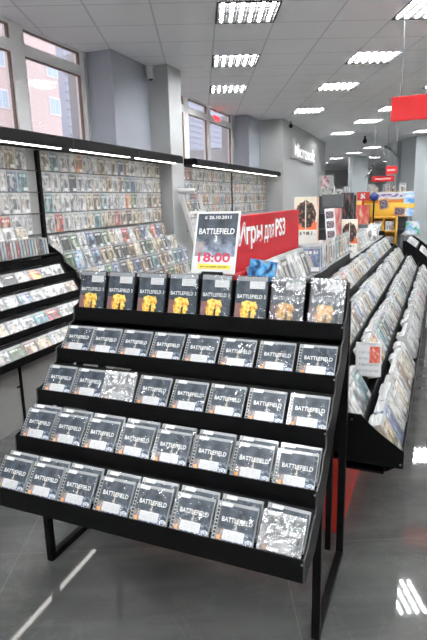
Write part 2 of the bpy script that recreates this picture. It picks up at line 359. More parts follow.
# ------------------------------------------------------------------ mesh builder
class MB:
    def __init__(s): s.v = []; s.f = []; s.m = []; s.uv = []
    def quad(s, a, b, c, d, mi=0, uv=((0, 0), (1, 0), (1, 1), (0, 1))):
        i = len(s.v); s.v += [tuple(a), tuple(b), tuple(c), tuple(d)]; s.f.append((i, i+1, i+2, i+3)); s.m.append(mi); s.uv.append(uv)
    def poly(s, pts, mi=0):
        i = len(s.v); s.v += [tuple(p) for p in pts]; s.f.append(tuple(range(i, i+len(pts)))); s.m.append(mi); s.uv.append([(0, 0)]*len(pts))
    def hexa(s, p, mi=0, front=None):
        """p: 8 points, bottom ring 0-3 counter-clockwise from front-left seen from above, top ring 4-7; front: own material for face 0-1-5-4"""
        i = len(s.v); s.v += [tuple(q) for q in p]
        for k, fc in enumerate(((0, 1, 5, 4), (1, 2, 6, 5), (2, 3, 7, 6), (3, 0, 4, 7), (4, 5, 6, 7), (3, 2, 1, 0))):
            s.f.append(tuple(i+j for j in fc)); s.m.append(front if (front is not None and k == 0) else mi); s.uv.append(((0, 0), (1, 0), (1, 1), (0, 1)))
    def box(s, x0, x1, y0, y1, z0, z1, mi=0, front=None):
        s.hexa([(x0, y0, z0), (x1, y0, z0), (x1, y1, z0), (x0, y1, z0), (x0, y0, z1), (x1, y0, z1), (x1, y1, z1), (x0, y1, z1)], mi, front)
    def rbox(s, x0, x1, y0, y1, z0, z1, r=.003, mi=0, seg=2):
        """box with bevelled edges"""
        bm = bmesh.new(); bmesh.ops.create_cube(bm, size=1)
        for q in bm.verts: q.co = Vector(((x0+x1)/2+q.co.x*(x1-x0), (y0+y1)/2+q.co.y*(y1-y0), (z0+z1)/2+q.co.z*(z1-z0)))
        bmesh.ops.bevel(bm, geom=bm.edges[:], offset=r, segments=seg, affect='EDGES', profile=.5)
        s.add_bm(bm, mi); bm.free()
    def add_bm(s, bm, mi=0, mx=None):
        i = len(s.v); bm.verts.index_update()
        for q in bm.verts: s.v.append(tuple(mx @ q.co if mx else q.co))
        for f in bm.faces: s.f.append(tuple(i+q.index for q in f.verts)); s.m.append(mi); s.uv.append([(0, 0)]*len(f.verts))
    def prism(s, pts, axis, a, b, mi=0):
        """extrude a 2-D outline (the two other axes in order) from a to b along axis"""
        def P(p, t): q = list(p); q.insert(axis, t); return tuple(q)
        n = len(pts); i = len(s.v)
        s.v += [P(p, a) for p in pts] + [P(p, b) for p in pts]
        s.f.append(tuple(range(i+n-1, i-1, -1))); s.f.append(tuple(range(i+n, i+2*n)))
        s.m += [mi, mi]; s.uv += [[(0, 0)]*n]*2
        for k in range(n):
            s.f.append((i+k, i+(k+1) % n, i+n+(k+1) % n, i+n+k)); s.m.append(mi); s.uv.append(((0, 0), (1, 0), (1, 1), (0, 1)))
    def rod(s, a, b, r, mi=0, seg=10, r2=None, cap=True):
        a = Vector(a); b = Vector(b); d = (b-a).normalized()
        t = d.orthogonal().normalized(); q = d.cross(t); i = len(s.v); r2 = r if r2 is None else r2
        for c, rr in ((a, r), (b, r2)):
            for k in range(seg):
                an = 2*PI*k/seg; s.v.append(tuple(c + t*(rr*math.cos(an)) + q*(rr*math.sin(an))))
        for k in range(seg):
            s.f.append((i+k, i+(k+1) % seg, i+seg+(k+1) % seg, i+seg+k)); s.m.append(mi); s.uv.append(((0, 0), (1, 0), (1, 1), (0, 1)))
        if cap:
            s.f.append(tuple(range(i+seg-1, i-1, -1))); s.f.append(tuple(range(i+seg, i+2*seg))); s.m += [mi, mi]; s.uv += [[(0, 0)]*seg]*2
    def ring(s, c, r, w, y, mi=0, seg=20):
        for k in range(seg):
            a, b = 2*PI*k/seg, 2*PI*(k+1)/seg
            P = lambda an, rr: (c[0]+rr*math.cos(an), y, c[1]+rr*math.sin(an))
            s.quad(P(a, r), P(b, r), P(b, r-w), P(a, r-w), mi)
    def text(s, body, h, mi, place, xs=1.0, bold=0.0, align='CENTER', width=None):
        """flat lettering of capital height h; place(x, z) gives the 3-D point of the letter-plane point (x, z)"""
        vs, fs = glyphs(body, bold)
        xs_ = [q[0] for q in vs]; k = h/.73
        lo, hi = min(xs_), max(xs_)
        sx = k*xs if width is None else width/(hi-lo)
        o = {'CENTER': (lo+hi)/2, 'LEFT': lo, 'RIGHT': hi}[align]
        i = len(s.v); s.v += [tuple(place((q[0]-o)*sx, q[1]*k)) for q in vs]
        for f in fs: s.f.append(tuple(i+j for j in f)); s.m.append(mi); s.uv.append([(0, 0)]*len(f))
    def build(s, name, mats, parent=None, smooth=False):
        me = bpy.data.meshes.new(name)
        me.from_pydata(s.v, [], s.f)
        for m in (mats if isinstance(mats, (list, tuple)) else [mats]): me.materials.append(M[m] if isinstance(m, str) else m)
        me.polygons.foreach_set('material_index', s.m)
        ul = me.uv_layers.new(name='uv'); k = 0
        for u in s.uv:
            for c in u: ul.data[k].uv = c; k += 1
        if smooth: me.polygons.foreach_set('use_smooth', [True]*len(me.polygons))
        me.update()
        o = bpy.data.objects.new(name, me); COL.objects.link(o)
        if parent is not None: o.parent = parent
        return o
_gl = {}
def glyphs(body, bold):
    if (body, bold) not in _gl:
        c = bpy.data.curves.new('lettering', 'FONT'); c.body = body; c.offset = bold; c.resolution_u = 3
        o = bpy.data.objects.new('lettering', c); COL.objects.link(o)
        bpy.context.view_layer.update()
        me = bpy.data.meshes.new_from_object(o.evaluated_get(bpy.context.evaluated_depsgraph_get()))
        _gl[body, bold] = ([tuple(v.co) for v in me.vertices], [tuple(p.vertices) for p in me.polygons])
        bpy.data.objects.remove(o); bpy.data.meshes.remove(me); bpy.data.curves.remove(c)
    return _gl[body, bold]

def tag(o, label, cat, group=None, kind=None):
    o['label'] = label; o['category'] = cat
    if group: o['group'] = group
    if kind: o['kind'] = kind
    return o
def thing(name, label, cat, loc=(0, 0, 0), rz=0.0, group=None):
    o = bpy.data.objects.new(name, None); o.empty_display_size = .05; COL.objects.link(o)
    o.location = loc; o.rotation_euler = (0, 0, rz)
    return tag(o, label, cat, group)
def struct(name, mb, mats, loc=None, rz=0.0):
    o = mb.build(name, mats); o['kind'] = 'structure'
    if loc is not None: o.location = loc; o.rotation_euler = (0, 0, rz)
    return o
def dup(root):
    r = root.copy(); COL.objects.link(r)
    for ch in root.children:
        c = ch.copy(); COL.objects.link(c); c.parent = r
        for g in ch.children:
            d = g.copy(); COL.objects.link(d); d.parent = c
    return r
ORD = ['first', 'second', 'third', 'fourth', 'fifth', 'sixth', 'seventh', 'eighth', 'ninth', 'tenth', 'eleventh', 'twelfth', 'thirteenth', 'fourteenth', 'fifteenth', 'sixteenth', 'seventeenth', 'eighteenth', 'nineteenth']
TENS = {20: 'twent', 30: 'thirt', 40: 'fort', 50: 'fift', 60: 'sixt', 70: 'sevent', 80: 'eight', 90: 'ninet'}
def nth(i):
    i += 1
    if i < 20: return ORD[i-1]
    t, u = i//10*10, i % 10
    return TENS[t]+'ieth' if u == 0 else TENS[t]+'y-'+ORD[u-1]
PAL = [('pale grey', (.50, .50, .49)), ('cream', (.52, .46, .36)), ('brown', (.24, .15, .10)), ('teal', (.14, .30, .32)), ('slate blue', (.17, .22, .34)), ('orange', (.60, .27, .09)),
       ('dark green', (.10, .18, .10)), ('black', (.05, .05, .055)), ('red', (.48, .08, .07)), ('silver', (.42, .44, .46)), ('sky blue', (.32, .45, .58)), ('tan', (.45, .35, .24)), ('white', (.56, .56, .55))]
def pick(weights=None):
    n, c = random.choices(PAL, weights)[0]
    return n, (*c, 1)
def orient(o, p, yaw, tilt=0.0, spin=0.0, roll=0.0):
    """stand on p, face turned by yaw, leaning back by tilt, then turned about its own long axis by spin"""
    m = Matrix.Rotation(yaw, 4, 'Z') @ Matrix.Rotation(-tilt, 4, 'X') @ Matrix.Rotation(roll, 4, 'Y') @ Matrix.Rotation(spin, 4, 'Z')
    o.rotation_euler = m.to_euler(); o.location = p
    return m

# ------------------------------------------------------------------ small cases
def case_mesh(w, h, t, cover='cover', shell='clearw'):
    """plastic keep case: shell with a raised rim, printed sleeve on the front and a printed spine; origin at the bottom front edge"""
    b = MB(); e = .0035
    b.box(-w/2, w/2, .0012, t, 0, h, 0)
    b.hexa([(-w/2, .0012, 0), (w/2, .0012, 0), (w/2, .0012, 0), (-w/2, .0012, 0), (-w/2, .0012, h), (w/2, .0012, h), (w/2, .0012, h), (-w/2, .0012, h)], 0)
    b.v = b.v[:8]; b.f = b.f[:6]; b.m = b.m[:6]; b.uv = b.uv[:6]
    b.box(-w/2, w/2, 0, .0012, h-e*1.6, h, 0); b.box(-w/2, w/2, 0, .0012, 0, e, 0)
    b.box(-w/2, -w/2+e*1.4, 0, .0012, e, h-e*1.6, 0); b.box(w/2-e, w/2, 0, .0012, e, h-e*1.6, 0)
    b.quad((-w/2+e*1.4, .0008, e), (w/2-e, .0008, e), (w/2-e, .0008, h-e*1.6), (-w/2+e*1.4, .0008, h-e*1.6), 1)
    b.quad((-w/2-.0002, t-.001, e), (-w/2-.0002, .0014, e), (-w/2-.0002, .0014, h-e), (-w/2-.0002, t-.001, h-e), 2)
    return b, [shell, cover, 'spine']
_proto = {}
def proto(kind, w, h, t, cover='cover', shell='clearw'):
    key = (kind, w, h, t)
    if key not in _proto:
        b, ms = case_mesh(w, h, t, cover, shell); o = b.build(kind, ms); _proto[key] = [o, False]
    p = _proto[key]
    if not p[1]: p[1] = True; return p[0]
    c = p[0].copy(); COL.objects.link(c); return c

# ================================================================== THE SETTING
b = MB(); b.poly([W(-.2, -4.2), (6, -4.2, 0), (6, 42, 0), (-18, 42, 0), W(-14, 18.3), W(-.2, 18.3)]); struct('floor', b, 'floor')
b = MB(); b.quad((-45, -40, -.6), (-4.4, -40, -.6), (-4.4, 60, -.6), (-45, 60, -.6)); struct('pavement', b, mat('pale_paving', (.52, .51, .50), .8))  # unseen ground, added pale to bounce daylight up to the ceiling

# fixtures sit in the 0.6 m ceiling grid
PILLARS = [(Vector((-1.52, 19.5, 0)), .95), (Vector((-.86, 18.1, 0)), 1.2), (Vector((-3.86, 25.4, 0)), .72)]
FIX = []
for ci, u in enumerate((-5.2, -2.15, .86, 3.88, 6.95, 10.4, 14.1, 17.2, 20.4)):
    for v in (-3.0, .2, 3.2, 6.25, 9.3, 12.3, 15.4, 19.5, 22.7, 26.0, 29.5, 34.0, 38.0, 43.0, 48.0):
        iu = math.floor(u-.33+.001-.0); iv = math.floor(v-.82+.001)
        p = G((iu+.83)*.6, (iv+1.32)*.6)
        s = (p-WO).dot(AX); n = (p-WO).dot(NX)
        if (s < 18.0 and n < (1.4 if s > 11.8 else .55)) or p.x > 3.4 or p.y < -3.2: continue
        if any(-.5 < (p-q).dot(E1) < w_+.5 and -.5 < (p-q).dot(E2) < w_+.5 for q, w_ in PILLARS): continue
        FIX.append((iu, iv, p))
fixset = {(a, c) for a, c, _ in FIX}
def clip(poly, o, nrm):
    out = []
    for i, a in enumerate(poly):
        c = poly[(i+1) % len(poly)]; da, dc = (a-o).dot(nrm), (c-o).dot(nrm)
        if da >= 0: out.append(a)
        if da*dc < 0: out.append(a + (c-a)*(da/(da-dc)))
    return out
b = MB()
for iu in range(-16, 46):
    for iv in range(-12, 72):
        if (iu, iv) in fixset: continue
        q = [G((iu+x+.33)*.6, (iv+y+.82)*.6, CEIL) for x, y in ((0, 0), (0, 1), (1, 1), (1, 0))]
        c = sum(q, Vector())/4; s = (c-WO).dot(AX); n = (c-WO).dot(NX)
        if c.x > 5 or c.y > 43 or c.y < -4 or n < -14: continue
        if s < 18.6:
            q = clip(q, W(-.02, 0), NX)
            if len(q) < 3: continue
        b.poly(q)
struct('ceiling', b, 'ceil')

def wallbox(b, n0, n1, s0, s1, z0, z1, mi=0):
    b.hexa([W(n0, s0, z0), W(n1, s0, z0), W(n1, s1, z0), W(n0, s1, z0), W(n0, s0, z1), W(n1, s0, z1), W(n1, s1, z1), W(n0, s1, z1)], mi)
# window wall: sill wall, piers, columns; its windows reach the ceiling
b = MB()
wallbox(b, -.25, 0, -4, 12.3, 0, 2.0)
wallbox(b, -.25, 0, -4, 1.2, 2.0, CEIL); wallbox(b, -.25, 0, 5.66, 7.3, 2.0, CEIL); wallbox(b, -.25, 0, 11.2, 12.3, 2.0, CEIL)
wallbox(b, 0, .34, 5.7, 6.62, 0, CEIL, 1); wallbox(b, 0, .33, 11.3, 12.2, 0, CEIL, 1)
wallbox(b, 0, .63, 6.62, 7.04, 0, CEIL); wallbox(b, 0, .87, 12.2, 18.2, 0, CEIL)
struct('wall_left', b, ['wall', 'walldaylit'])
b = MB(); wallbox(b, -14, .87, 18.2, 18.4, 0, CEIL); struct('wall_return', b, 'wall')
b = MB()
c0, c1 = G(-20, 37.2), G(16, 37.2)
b.hexa([c0, c1, c1+E2*.2, c0+E2*.2] + [q+Vector((0, 0, CEIL)) for q in (c0, c1, c1+E2*.2, c0+E2*.2)]); struct('wall_far', b, 'wall')
b = MB(); b.box(4.2, 4.4, -4, 42, 0, CEIL); struct('wall_right', b, 'wallwhite')
b = MB(); b.box(-4.6, 4.4, -3.9, -3.7, 0, CEIL); struct('wall_near', b, 'wallwhite')

def window(name, s0, s1, mull):
    root = MB()
    wallbox(root, -.09, -.01, s0, s1, 1.98, 2.08); wallbox(root, -.09, -.01, s0, s1, 3.03, 3.14); wallbox(root, -.09, -.01, s0, s1, CEIL-.03, CEIL)
    wallbox(root, -.09, -.01, s0, s0+.08, 2.08, CEIL-.03); wallbox(root, -.09, -.01, s1-.08, s1, 2.08, CEIL-.03)
    for a, c in mull: wallbox(root, -.09, -.01, a, c, 2.08, CEIL-.03)
    fr = struct(name, root, 'upvc')
    e = [s0+.08] + [x for ac in mull for x in ac] + [s1-.08]
    for a, c in zip(e[::2], e[1::2]):
        p = MB(); wallbox(p, -.060, -.052, a, c, 2.08, 3.03); wallbox(p, -.060, -.052, a, c, 3.14, CEIL-.03); p.build('pane', 'glass', fr)
        g = MB()
        for z0, z1 in ((2.08, 3.03), (3.14, CEIL-.03)):
            wallbox(g, -.05, -.02, a, a+.018, z0, z1); wallbox(g, -.05, -.02, c-.018, c, z0, z1)
            wallbox(g, -.05, -.02, a+.018, c-.018, z1-.012, z1)
        g.build('gasket', 'reveal', fr)
    sl = MB(); wallbox(sl, -.01, .05, s0, s1, 1.95, 1.975); sl.build('window_sill', 'white', fr)
    return fr
window('window_1', 1.2, 5.66, [(2.75, 2.95), (4.40, 4.60)])
window('window_2', 7.3, 11.2, [(8.60, 8.80), (9.70, 9.88)])

# ================================================================== OUTSIDE
t = thing('apartment_building', 'pink brick apartment building with pale windows outside the near shop window', 'building', (-16, 0, -3))
b = MB(); b.box(-12, 0, -14, 17.6, 0, 30); b.box(-12, .5, 17.6, 19.86, 0, 30); b.build('facade', 'brick', t)
for y0 in (19.12, 16.6, 13.4, 10.2, 7.0):
    for z0 in (8.25, 9.75, 12.0, 14.5):
        x = .5 if y0 > 17.6 else 0
        b = MB(); b.box(x-.02, x+.04, y0, y0+.72, z0, z0+.72, 0); f = b.build('window_frame', 'upvc', t)
        p = MB(); p.box(x+.04, x+.05, y0+.06, y0+.34, z0+.06, z0+.66); p.box(x+.04, x+.05, y0+.38, y0+.66, z0+.06, z0+.66); p.build('pane', 'outpane', f)
t = thing('office_building', 'pale grey ribbed building outside the second shop window', 'building', (-16, 0, -3))
b = MB(); b.box(-30, -10, 34, 70, 0, 26, 0)
for k in range(40): b.box(-10, -9.86, 34, 70, .6*k, .6*k+.3, 0)
b.build('facade', mat('pale_grey_cladding', (.50, .53, .60), .6), t)

# ================================================================== CEILING LIGHTS
def make_fixture():
    r = thing('ceiling_light', 'fixture', 'ceiling light')
    b = MB(); h = .298
    b.box(-h, h, -h, -h+.012, 0, .085); b.box(-h, h, h-.012, h, 0, .085); b.box(-h, -h+.012, -h+.012, h-.012, 0, .085); b.box(h-.012, h, -h+.012, h-.012, 0, .085)
    b.box(-h, h, -h, h, .085, .09); b.build('housing', 'fixmetal', r)
    for k in range(6):
        x = -.2375+.095*k; b = MB(); b.rod((x, -.28, .0235), (x, .28, .0235), .016, seg=8); b.build('tube', 'tube', r)
    b = MB()
    for k in range(7):
        x = -.285+.095*k; b.box(x-.003, x+.003, -.285, .285, .001, .020)
    for k in range(5):
        y = -.284+.142*k; b.box(-.285, .285, y-.002, y+.002, .001, .006)
    b.build('louver', 'louver', r)
    return r
fx = make_fixture(); first = True
FIX.sort(key=lambda q: (q[1], q[0]))
rows = sorted({q[1] for q in FIX})
for iu, iv, p in FIX:
    o = fx if first else dup(fx); first = False
    o.location = p + Vector((0, 0, CEIL-.006)); o.rotation_euler = (0, 0, GA)
    mates = [q[0] for q in FIX if q[1] == iv]
    vis = [v for v in rows if v >= 8]
    if iv >= 8: o['label'] = 'square louvred ceiling light, %s of its row from the windows, %s row going away' % (nth(mates.index(iu)), nth(vis.index(iv)))
    else: o['label'] = 'square louvred ceiling light overhead, %s from the windows, %s row back from view' % (nth(mates.index(iu)), nth(len([v for v in rows if iv < v < 8])))
    o['group'] = 'louvred ceiling lights'

# ================================================================== FRONT STAND
X0, X1 = -1.549, -.309
TY = [1.956, 1.8097, 1.6623, 1.5136, 1.3501]; TZ = [1.101, .9435, .8005, .6549, .5178]        # lip tops, upper tier first
stand = thing('display_stand', 'black five-tier sloping metal display stand holding rows of identical slate games', 'display stand', (-.93, 1.85, 0))
def sbuild(mb, name, mats='black'):
    o = mb.build(name, mats, stand); o.matrix_parent_inverse = Matrix.Translation((.93, -1.85, 0)); return o
LIP = [.062, .06, .062, .072, .078]
TILT = R(38)
for i in range(5):
    y, z, lp = TY[i], TZ[i], LIP[i]
    b = MB()
    xa, xb = X0+.003, X1-.004
    b.prism([(y, z-lp), (y, z), (y+.004, z), (y+.004, z-lp+.003)], 0, xa, xb)      # lip
    if i == 0:
        pts = [(y+.004, z-.032), (y+.004, z-.0285), (y+.10, z-.0285), (y+.10, z-.032)]
    else:
        d = TY[i-1]-y-.004
        pts = [(y+.004, z-.026), (y+.004, z-.0225), (y+.056, z-.0225), (y+d, z+.075), (y+d+.003, z+.073), (y+.059, z-.026)]
    b.prism(pts, 0, xa, xb)
    o = sbuild(b, 'tray')
    s = MB()
    for xx in ([X1-.03] if i != 4 else [X1-.03, X0+.03]):
        s.rod((xx+.022, y-.003, z-.014), (xx+.022, y+.002, z-.014), .0035, seg=8)
    q = s.build('bolt', 'bolt', o); q.matrix_parent_inverse = stand.matrix_parent_inverse
    q.matrix_parent_inverse = Matrix.Identity(4)
b = MB(); b.box(X0+.003, X1-.004, 2.056, 2.060, .98, 1.236); sbuild(b, 'back_panel')
# stepped side sheets with a bent front flange
prof = []
for i in (4, 3, 2, 1, 0):
    y, z = TY[i]-.001, TZ[i]+.001
    if i == 4: prof += [(y, z-LIP[4]), (y, z)]
    else:
        prof += [(y-.010, z-LIP[i]-.002), (y-.002, z-LIP[i]+.02), (y, z)]
    if i > 0:
        nz = TZ[i-1]-LIP[i-1]; yy = TY[i-1]
        prof += [(y+.035, z+.006), (y+.075, z+.03), (yy-.045, nz-.012)]
    else: prof += [(y+.035, z+.012), (y+.062, z+.045), (y+.072, z+.075), (y+.078, z+.142), (y+.104, z+.142)]
back = [(2.06, 1.0), (2.03, .93), (1.80, .74), (1.62, .55), (1.5, .455), (TY[4]+.03, TZ[4]-LIP[4])]
for sx in (X0, X1-.003):
    b = MB(); b.prism(prof+back, 0, sx, sx+.003)
    fl = .005
    for (a, c) in zip(prof[:-1], prof[1:]):
        x0, x1 = (sx, sx+fl) if sx > -1 else (sx+.003-fl, sx+.003)
        x0, x1 = (sx-fl+.003, sx+.003) if sx > -1 else (sx, sx+fl)
        b.hexa([(x0, a[0]-.0012, a[1]), (x1, a[0]-.0012, a[1]), (x1, a[0]+.0012, a[1]), (x0, a[0]+.0012, a[1]),
                (x0, c[0]-.0012, c[1]), (x1, c[0]-.0012, c[1]), (x1, c[0]+.0012, c[1]), (x0, c[0]+.0012, c[1])], 1)
    sbuild(b, 'side_panel', ['black', 'litedge'])
for lx in (-1.528, -.327):
    b = MB(); b.rbox(lx-.015, lx+.015, 1.610, 1.640, 0, .60, .002); sbuild(b, 'leg')
    b = MB(); b.rbox(lx-.015, lx+.015, 2.097, 2.127, 0, 1.16, .002); sbuild(b, 'leg')
    b = MB(); b.rbox(lx-.0148, lx+.0148, 1.640, 2.097, 0.001, .030, .002); sbuild(b, 'floor_bar')
    b = MB(); b.prism([(2.097, .96), (2.097, .99), (1.64, .57), (1.64, .54)], 0, lx-.012, lx+.012); sbuild(b, 'strut')
b = MB(); b.rbox(-1.513, -.342, 2.100, 2.124, .94, .965, .002); sbuild(b, 'cross_bar')
b = MB(); b.rbox(-.397, -.373, 2.128, 2.152, 0, 1.0, .002); sbuild(b, 'brace')

# the square cases
def wrap_sheet(w, h, t, y, seedv, amp=.0014):
    rg = random.Random(seedv); nx, nz = 14, 13; b = MB(); P = {}
    for i in range(nx+1):
        for k in range(nz+1):
            edge = min(i, nx-i, k, nz-k); a = amp*(1.0 if edge else .15)
            P[i, k] = (-w/2+w*i/nx, y-rg.random()*a-.0002, h*k/nz)
    for i in range(nx):
        for k in range(nz): b.quad(P[i, k], P[i+1, k], P[i+1, k+1], P[i, k+1])
    for i in range(nx):                                    # folded over the top edge
        b.quad(P[i, nz], P[i+1, nz], (P[i+1, nz][0], t, h+.0012), (P[i, nz][0], t, h+.0012))
    return b
LAB = 'square slate-covered game case with white price label'
def make_square():
    r = thing('game_case', LAB, 'game case'); w, h, t = .1415, .125, .0105
    b = MB(); b.rbox(-w/2, w/2, 0, t, 0, h, .0012, 0); 
    for k in range(9): b.box(-w/2+.0035, -w/2+.0105, -.0005, 0, .012+.0112*k, .019+.0112*k, 1)
    b.box(-w/2+.0125, -w/2+.0135, -.0005, 0, .002, h-.002, 1)
    b.build('case', ['clear', 'dkplastic'], r)
    P = lambda y: (lambda x, z: (x, y, z))
    b = MB(); x0, x1 = -w/2+.0145, w/2-.0025
    b.quad((x0, -.0006, .003), (x1, -.0006, .003), (x1, -.0006, h-.010), (x0, -.0006, h-.010), 0)
    cx = (x0+x1)/2
    b.text('BATTLEFIELD', .0155, 1, lambda x, z: (cx+x, -.0011, .064+z), width=.104, bold=.010)
    b.text('3', .011, 1, lambda x, z: (cx+x, -.0011, .048+z), xs=.8, bold=.012)
    b.quad((x0+.004, -.0010, .008), (x0+.016, -.0010, .008), (x0+.016, -.0010, .021), (x0+.004, -.0010, .021), 2)
    c = b.build('cover', ['slate_square', 'letter', 'orange'], r)
    b = MB(); b.ring((x1-.013, .014), .0100, .0020, -.0011); b.text('EA', .0055, 0, lambda x, z: (x1-.013+x, -.0011, .0112+z), bold=.02); b.build('round_logo', 'letter', c)
    b = MB(); b.quad((cx-.040, -.0014, .010), (cx+.032, -.0014, .010), (cx+.032, -.0014, .041), (cx-.040, -.0014, .041)); b.build('price_label', 'label', r)
    b = MB(); z1 = h-.003; b.poly([(x0+.000, -.0013, z1-.012), (x0+.036, -.0013, z1-.012), (x0+.039, -.0013, z1-.008), (x0+.039, -.0013, z1), (x0+.000, -.0013, z1)]); b.build('format_tab', 'paper', r)
    return r, wrap_sheet(w, h, t, -.0022, 1), (w, h, t)
def make_tall():
    r = thing('game_case', LAB, 'game case'); w, h, t = .137, .19, .015
    b = MB(); b.rbox(-w/2, w/2, 0, t, 0, h, .002, 0); b.build('case', 'dkplastic', r)
    b = MB(); x0, x1 = -w/2+.003, w/2-.003
    b.quad((x0, -.0006, .003), (x1, -.0006, .003), (x1, -.0006, h-.003), (x0, -.0006, h-.003), 0)
    b.text('BATTLEFIELD 3', .016, 1, lambda x, z: (x+.002, -.0011, .098+z), width=.120, bold=.010)
    c = b.build('cover', ['slate_tall', 'letter'], r)
    b = MB(); b.ring((x1-.014, .015), .009, .0014, -.0011); b.text('EA', .005, 0, lambda x, z: (x1-.014+x, -.0011, .0125+z), bold=.02); b.build('round_logo', 'letter', c)
    b = MB(); b.quad((-.008, -.0014, .138), (.057, -.0014, .138), (.057, -.0014, .168), (-.008, -.0014, .168)); b.build('price_label', 'label', r)
    return r, wrap_sheet(w, h, t, -.0022, 2), (w, h, t)
sq, sqwrap, SQ = make_square(); ta, tawrap, TA = make_tall()
for r_, wr in ((sq, sqwrap), (ta, tawrap)): wr.build('wrap', 'wrap', r_)
variants = {id(sq): [wrap_sheet(*SQ, -.0022, 10+k, .0008+.0007*k) for k in range(5)], id(ta): [wrap_sheet(*TA, -.0022, 30+k, .001+.0007*k) for k in range(5)]}
wmesh = {}
for k_, lst in variants.items():
    wmesh[k_] = []
    for wb in lst:
        o = wb.build('wrap', 'wrap'); wmesh[k_].append(o.data); bpy.data.objects.remove(o)
used = set()
def put_case(pr, p, tilt, label, group, crinkle, yaw=0.0, roll=0.0, film=None):
    if id(pr) in used: o = dup(pr)
    else: used.add(id(pr)); o = pr
    orient(o, p, yaw, tilt, 0, roll)
    for ch in o.children:
        if ch.name.startswith('wrap'):
            ch.data = wmesh[id(pr)][crinkle]
            if film:
                ch.data = ch.data.copy(); ch.data.materials[0] = M[film]
    tag(o, label, 'game case', group); return o
XS = {0: [-1.467, -1.314, -1.155, -1.000, -.848, -.694, -.543, -.389],
      1: [-1.466, -1.322, -1.171, -1.017, -.862, -.706, -.548, -.392],
      2: [-1.463, -1.311, -1.160, -1.008, -.853, -.698, -.543, -.388],
      3: [-1.468, -1.317, -1.164, -1.010, -.856, -.700, -.546, -.394],
      4: [-1.466, -1.315, -1.164, -1.007, -.855, -.701, -.549, -.397]}
TIER = ['top', 'second', 'middle', 'fourth', 'lowest']
CR = {0: [4, 1, 0, 1, 0, 1, 4, 4], 1: [3, 2, 0, 0, 1, 1, 1, 1], 2: [1, 3, 4, 1, 1, 1, 1, 1], 3: [1, 1, 1, 1, 2, 2, 3, 3], 4: [0, 0, 1, 1, 1, 1, 2, 4]}
rg = random.Random(3)
for i in range(5):
    for k in range(8):
        jit = R(rg.uniform(-1.2, 1.2)); yw = R(rg.uniform(-.8, .8)); tl = TILT
        if (i, k) in ((4, 7), (2, 2), (0, 7), (0, 6)):           # cases turned on purpose to mirror a ceiling light into the camera
            p = Vector((XS[i][k], TY[i]-.02, TZ[i]+.05)); best = None
            for iu, iv, q in FIX:
                nn = ((Vector((0, 0, EYE))-p).normalized() + (q+Vector((0, 0, CEIL))-p).normalized()).normalized()
                t_ = math.asin(nn.z); y_ = math.atan2(nn.x, -nn.y); dv = abs(t_-(R(17) if i == 0 else TILT)) + 2*abs(y_)
                if best is None or dv < best[0]: best = (dv, t_, y_)
            tl, yw, jit = best[1], best[2], 0
        if i == 0:
            put_case(ta, (XS[0][k], TY[0]+.014, TZ[0]-.022), (R(17) if tl == TILT else tl)+jit*.5, 'tall slate game case with orange art, %s from the left on the top tier' % nth(k), 'tall cases on the top tier of the front stand', CR[0][k], yw, 0, 'glarestreak' if k > 5 else None)
        else:
            lab = 'square slate game case, %s from the left on the %s tier of the front stand' % (nth(k), TIER[i])
            if (i, k) == (4, 7): lab = 'square game case whitened by glare, right end of the lowest tier of the front stand'
            if (i, k) == (2, 2): lab = 'square game case with a pale glare patch, third from left on the middle tier'
            o = put_case(sq, (XS[i][k], TY[i]+.012, TZ[i]-.014), tl+jit, lab, 'square cases on the %s tier of the front stand' % TIER[i], CR[i][k], yw, 0, {(4, 7): 'glarefilm', (2, 2): 'glarefilm'}.get((i, k)))
            if i in (3, 4):                                      # a second copy filed behind, its top edge showing
                dy, dz = .0150*math.cos(TILT)+.004, .0150*-math.sin(TILT)+.012
                put_case(sq, (XS[i][k]+.004, TY[i]+.012+.0125/math.cos(TILT)+.014, TZ[i]-.014+.008), TILT, 'spare square game case behind the %s one from the left, %s tier' % (nth(k), TIER[i]), 'spare cases filed behind on the %s tier' % TIER[i], 1, yw)

# price poster standing on the back panel
t = thing('price_poster', 'white-bordered poster with slate picture and crimson 18:00 on the front stand', 'poster', (-.893, 2.064, 1.237))
b = MB(); w, h = .206, .296
b.box(-w/2, w/2, 0, .003, .022, h); b.build('sheet', 'paper', t)
b = MB(); b.box(-.05, .05, -.004, .007, 0, .030); b.build('clip', 'black', t)
b = MB()
b.quad((-w/2+.009, -.0006, .098), (w/2-.009, -.0006, .098), (w/2-.009, -.0006, h-.009), (-w/2+.009, -.0006, h-.009), 0)
b.text('с 26.10.2011', .0145, 1, lambda x, z: (x, -.0012, h-.033+z), width=.124, bold=.016)
b.text('BATTLEFIELD', .026, 1, lambda x, z: (x, -.0012, .196+z), width=.166, bold=.012)
b.text('3', .026, 1, lambda x, z: (x, -.0012, .164+z), bold=.012)
b.build('picture', ['slate_poster', 'letter'], t)
b = MB(); b.text('18:00', .041, 0, lambda x, z: (x, -.0014, .074+z), width=.150, bold=.02)
b.quad((-.074, -.0010, .042), (.078, -.0010, .042), (.082, -.0010, .060), (-.070, -.0010, .066), 1)
b.text('вечерний релиз', .009, 2, lambda x, z: (x+.002, -.0014, .049+z), width=.126, bold=.012)
b.build('price_print', ['magenta', 'yellow', 'darkprint'], t)
t.rotation_euler = (R(-19), 0, R(-1))

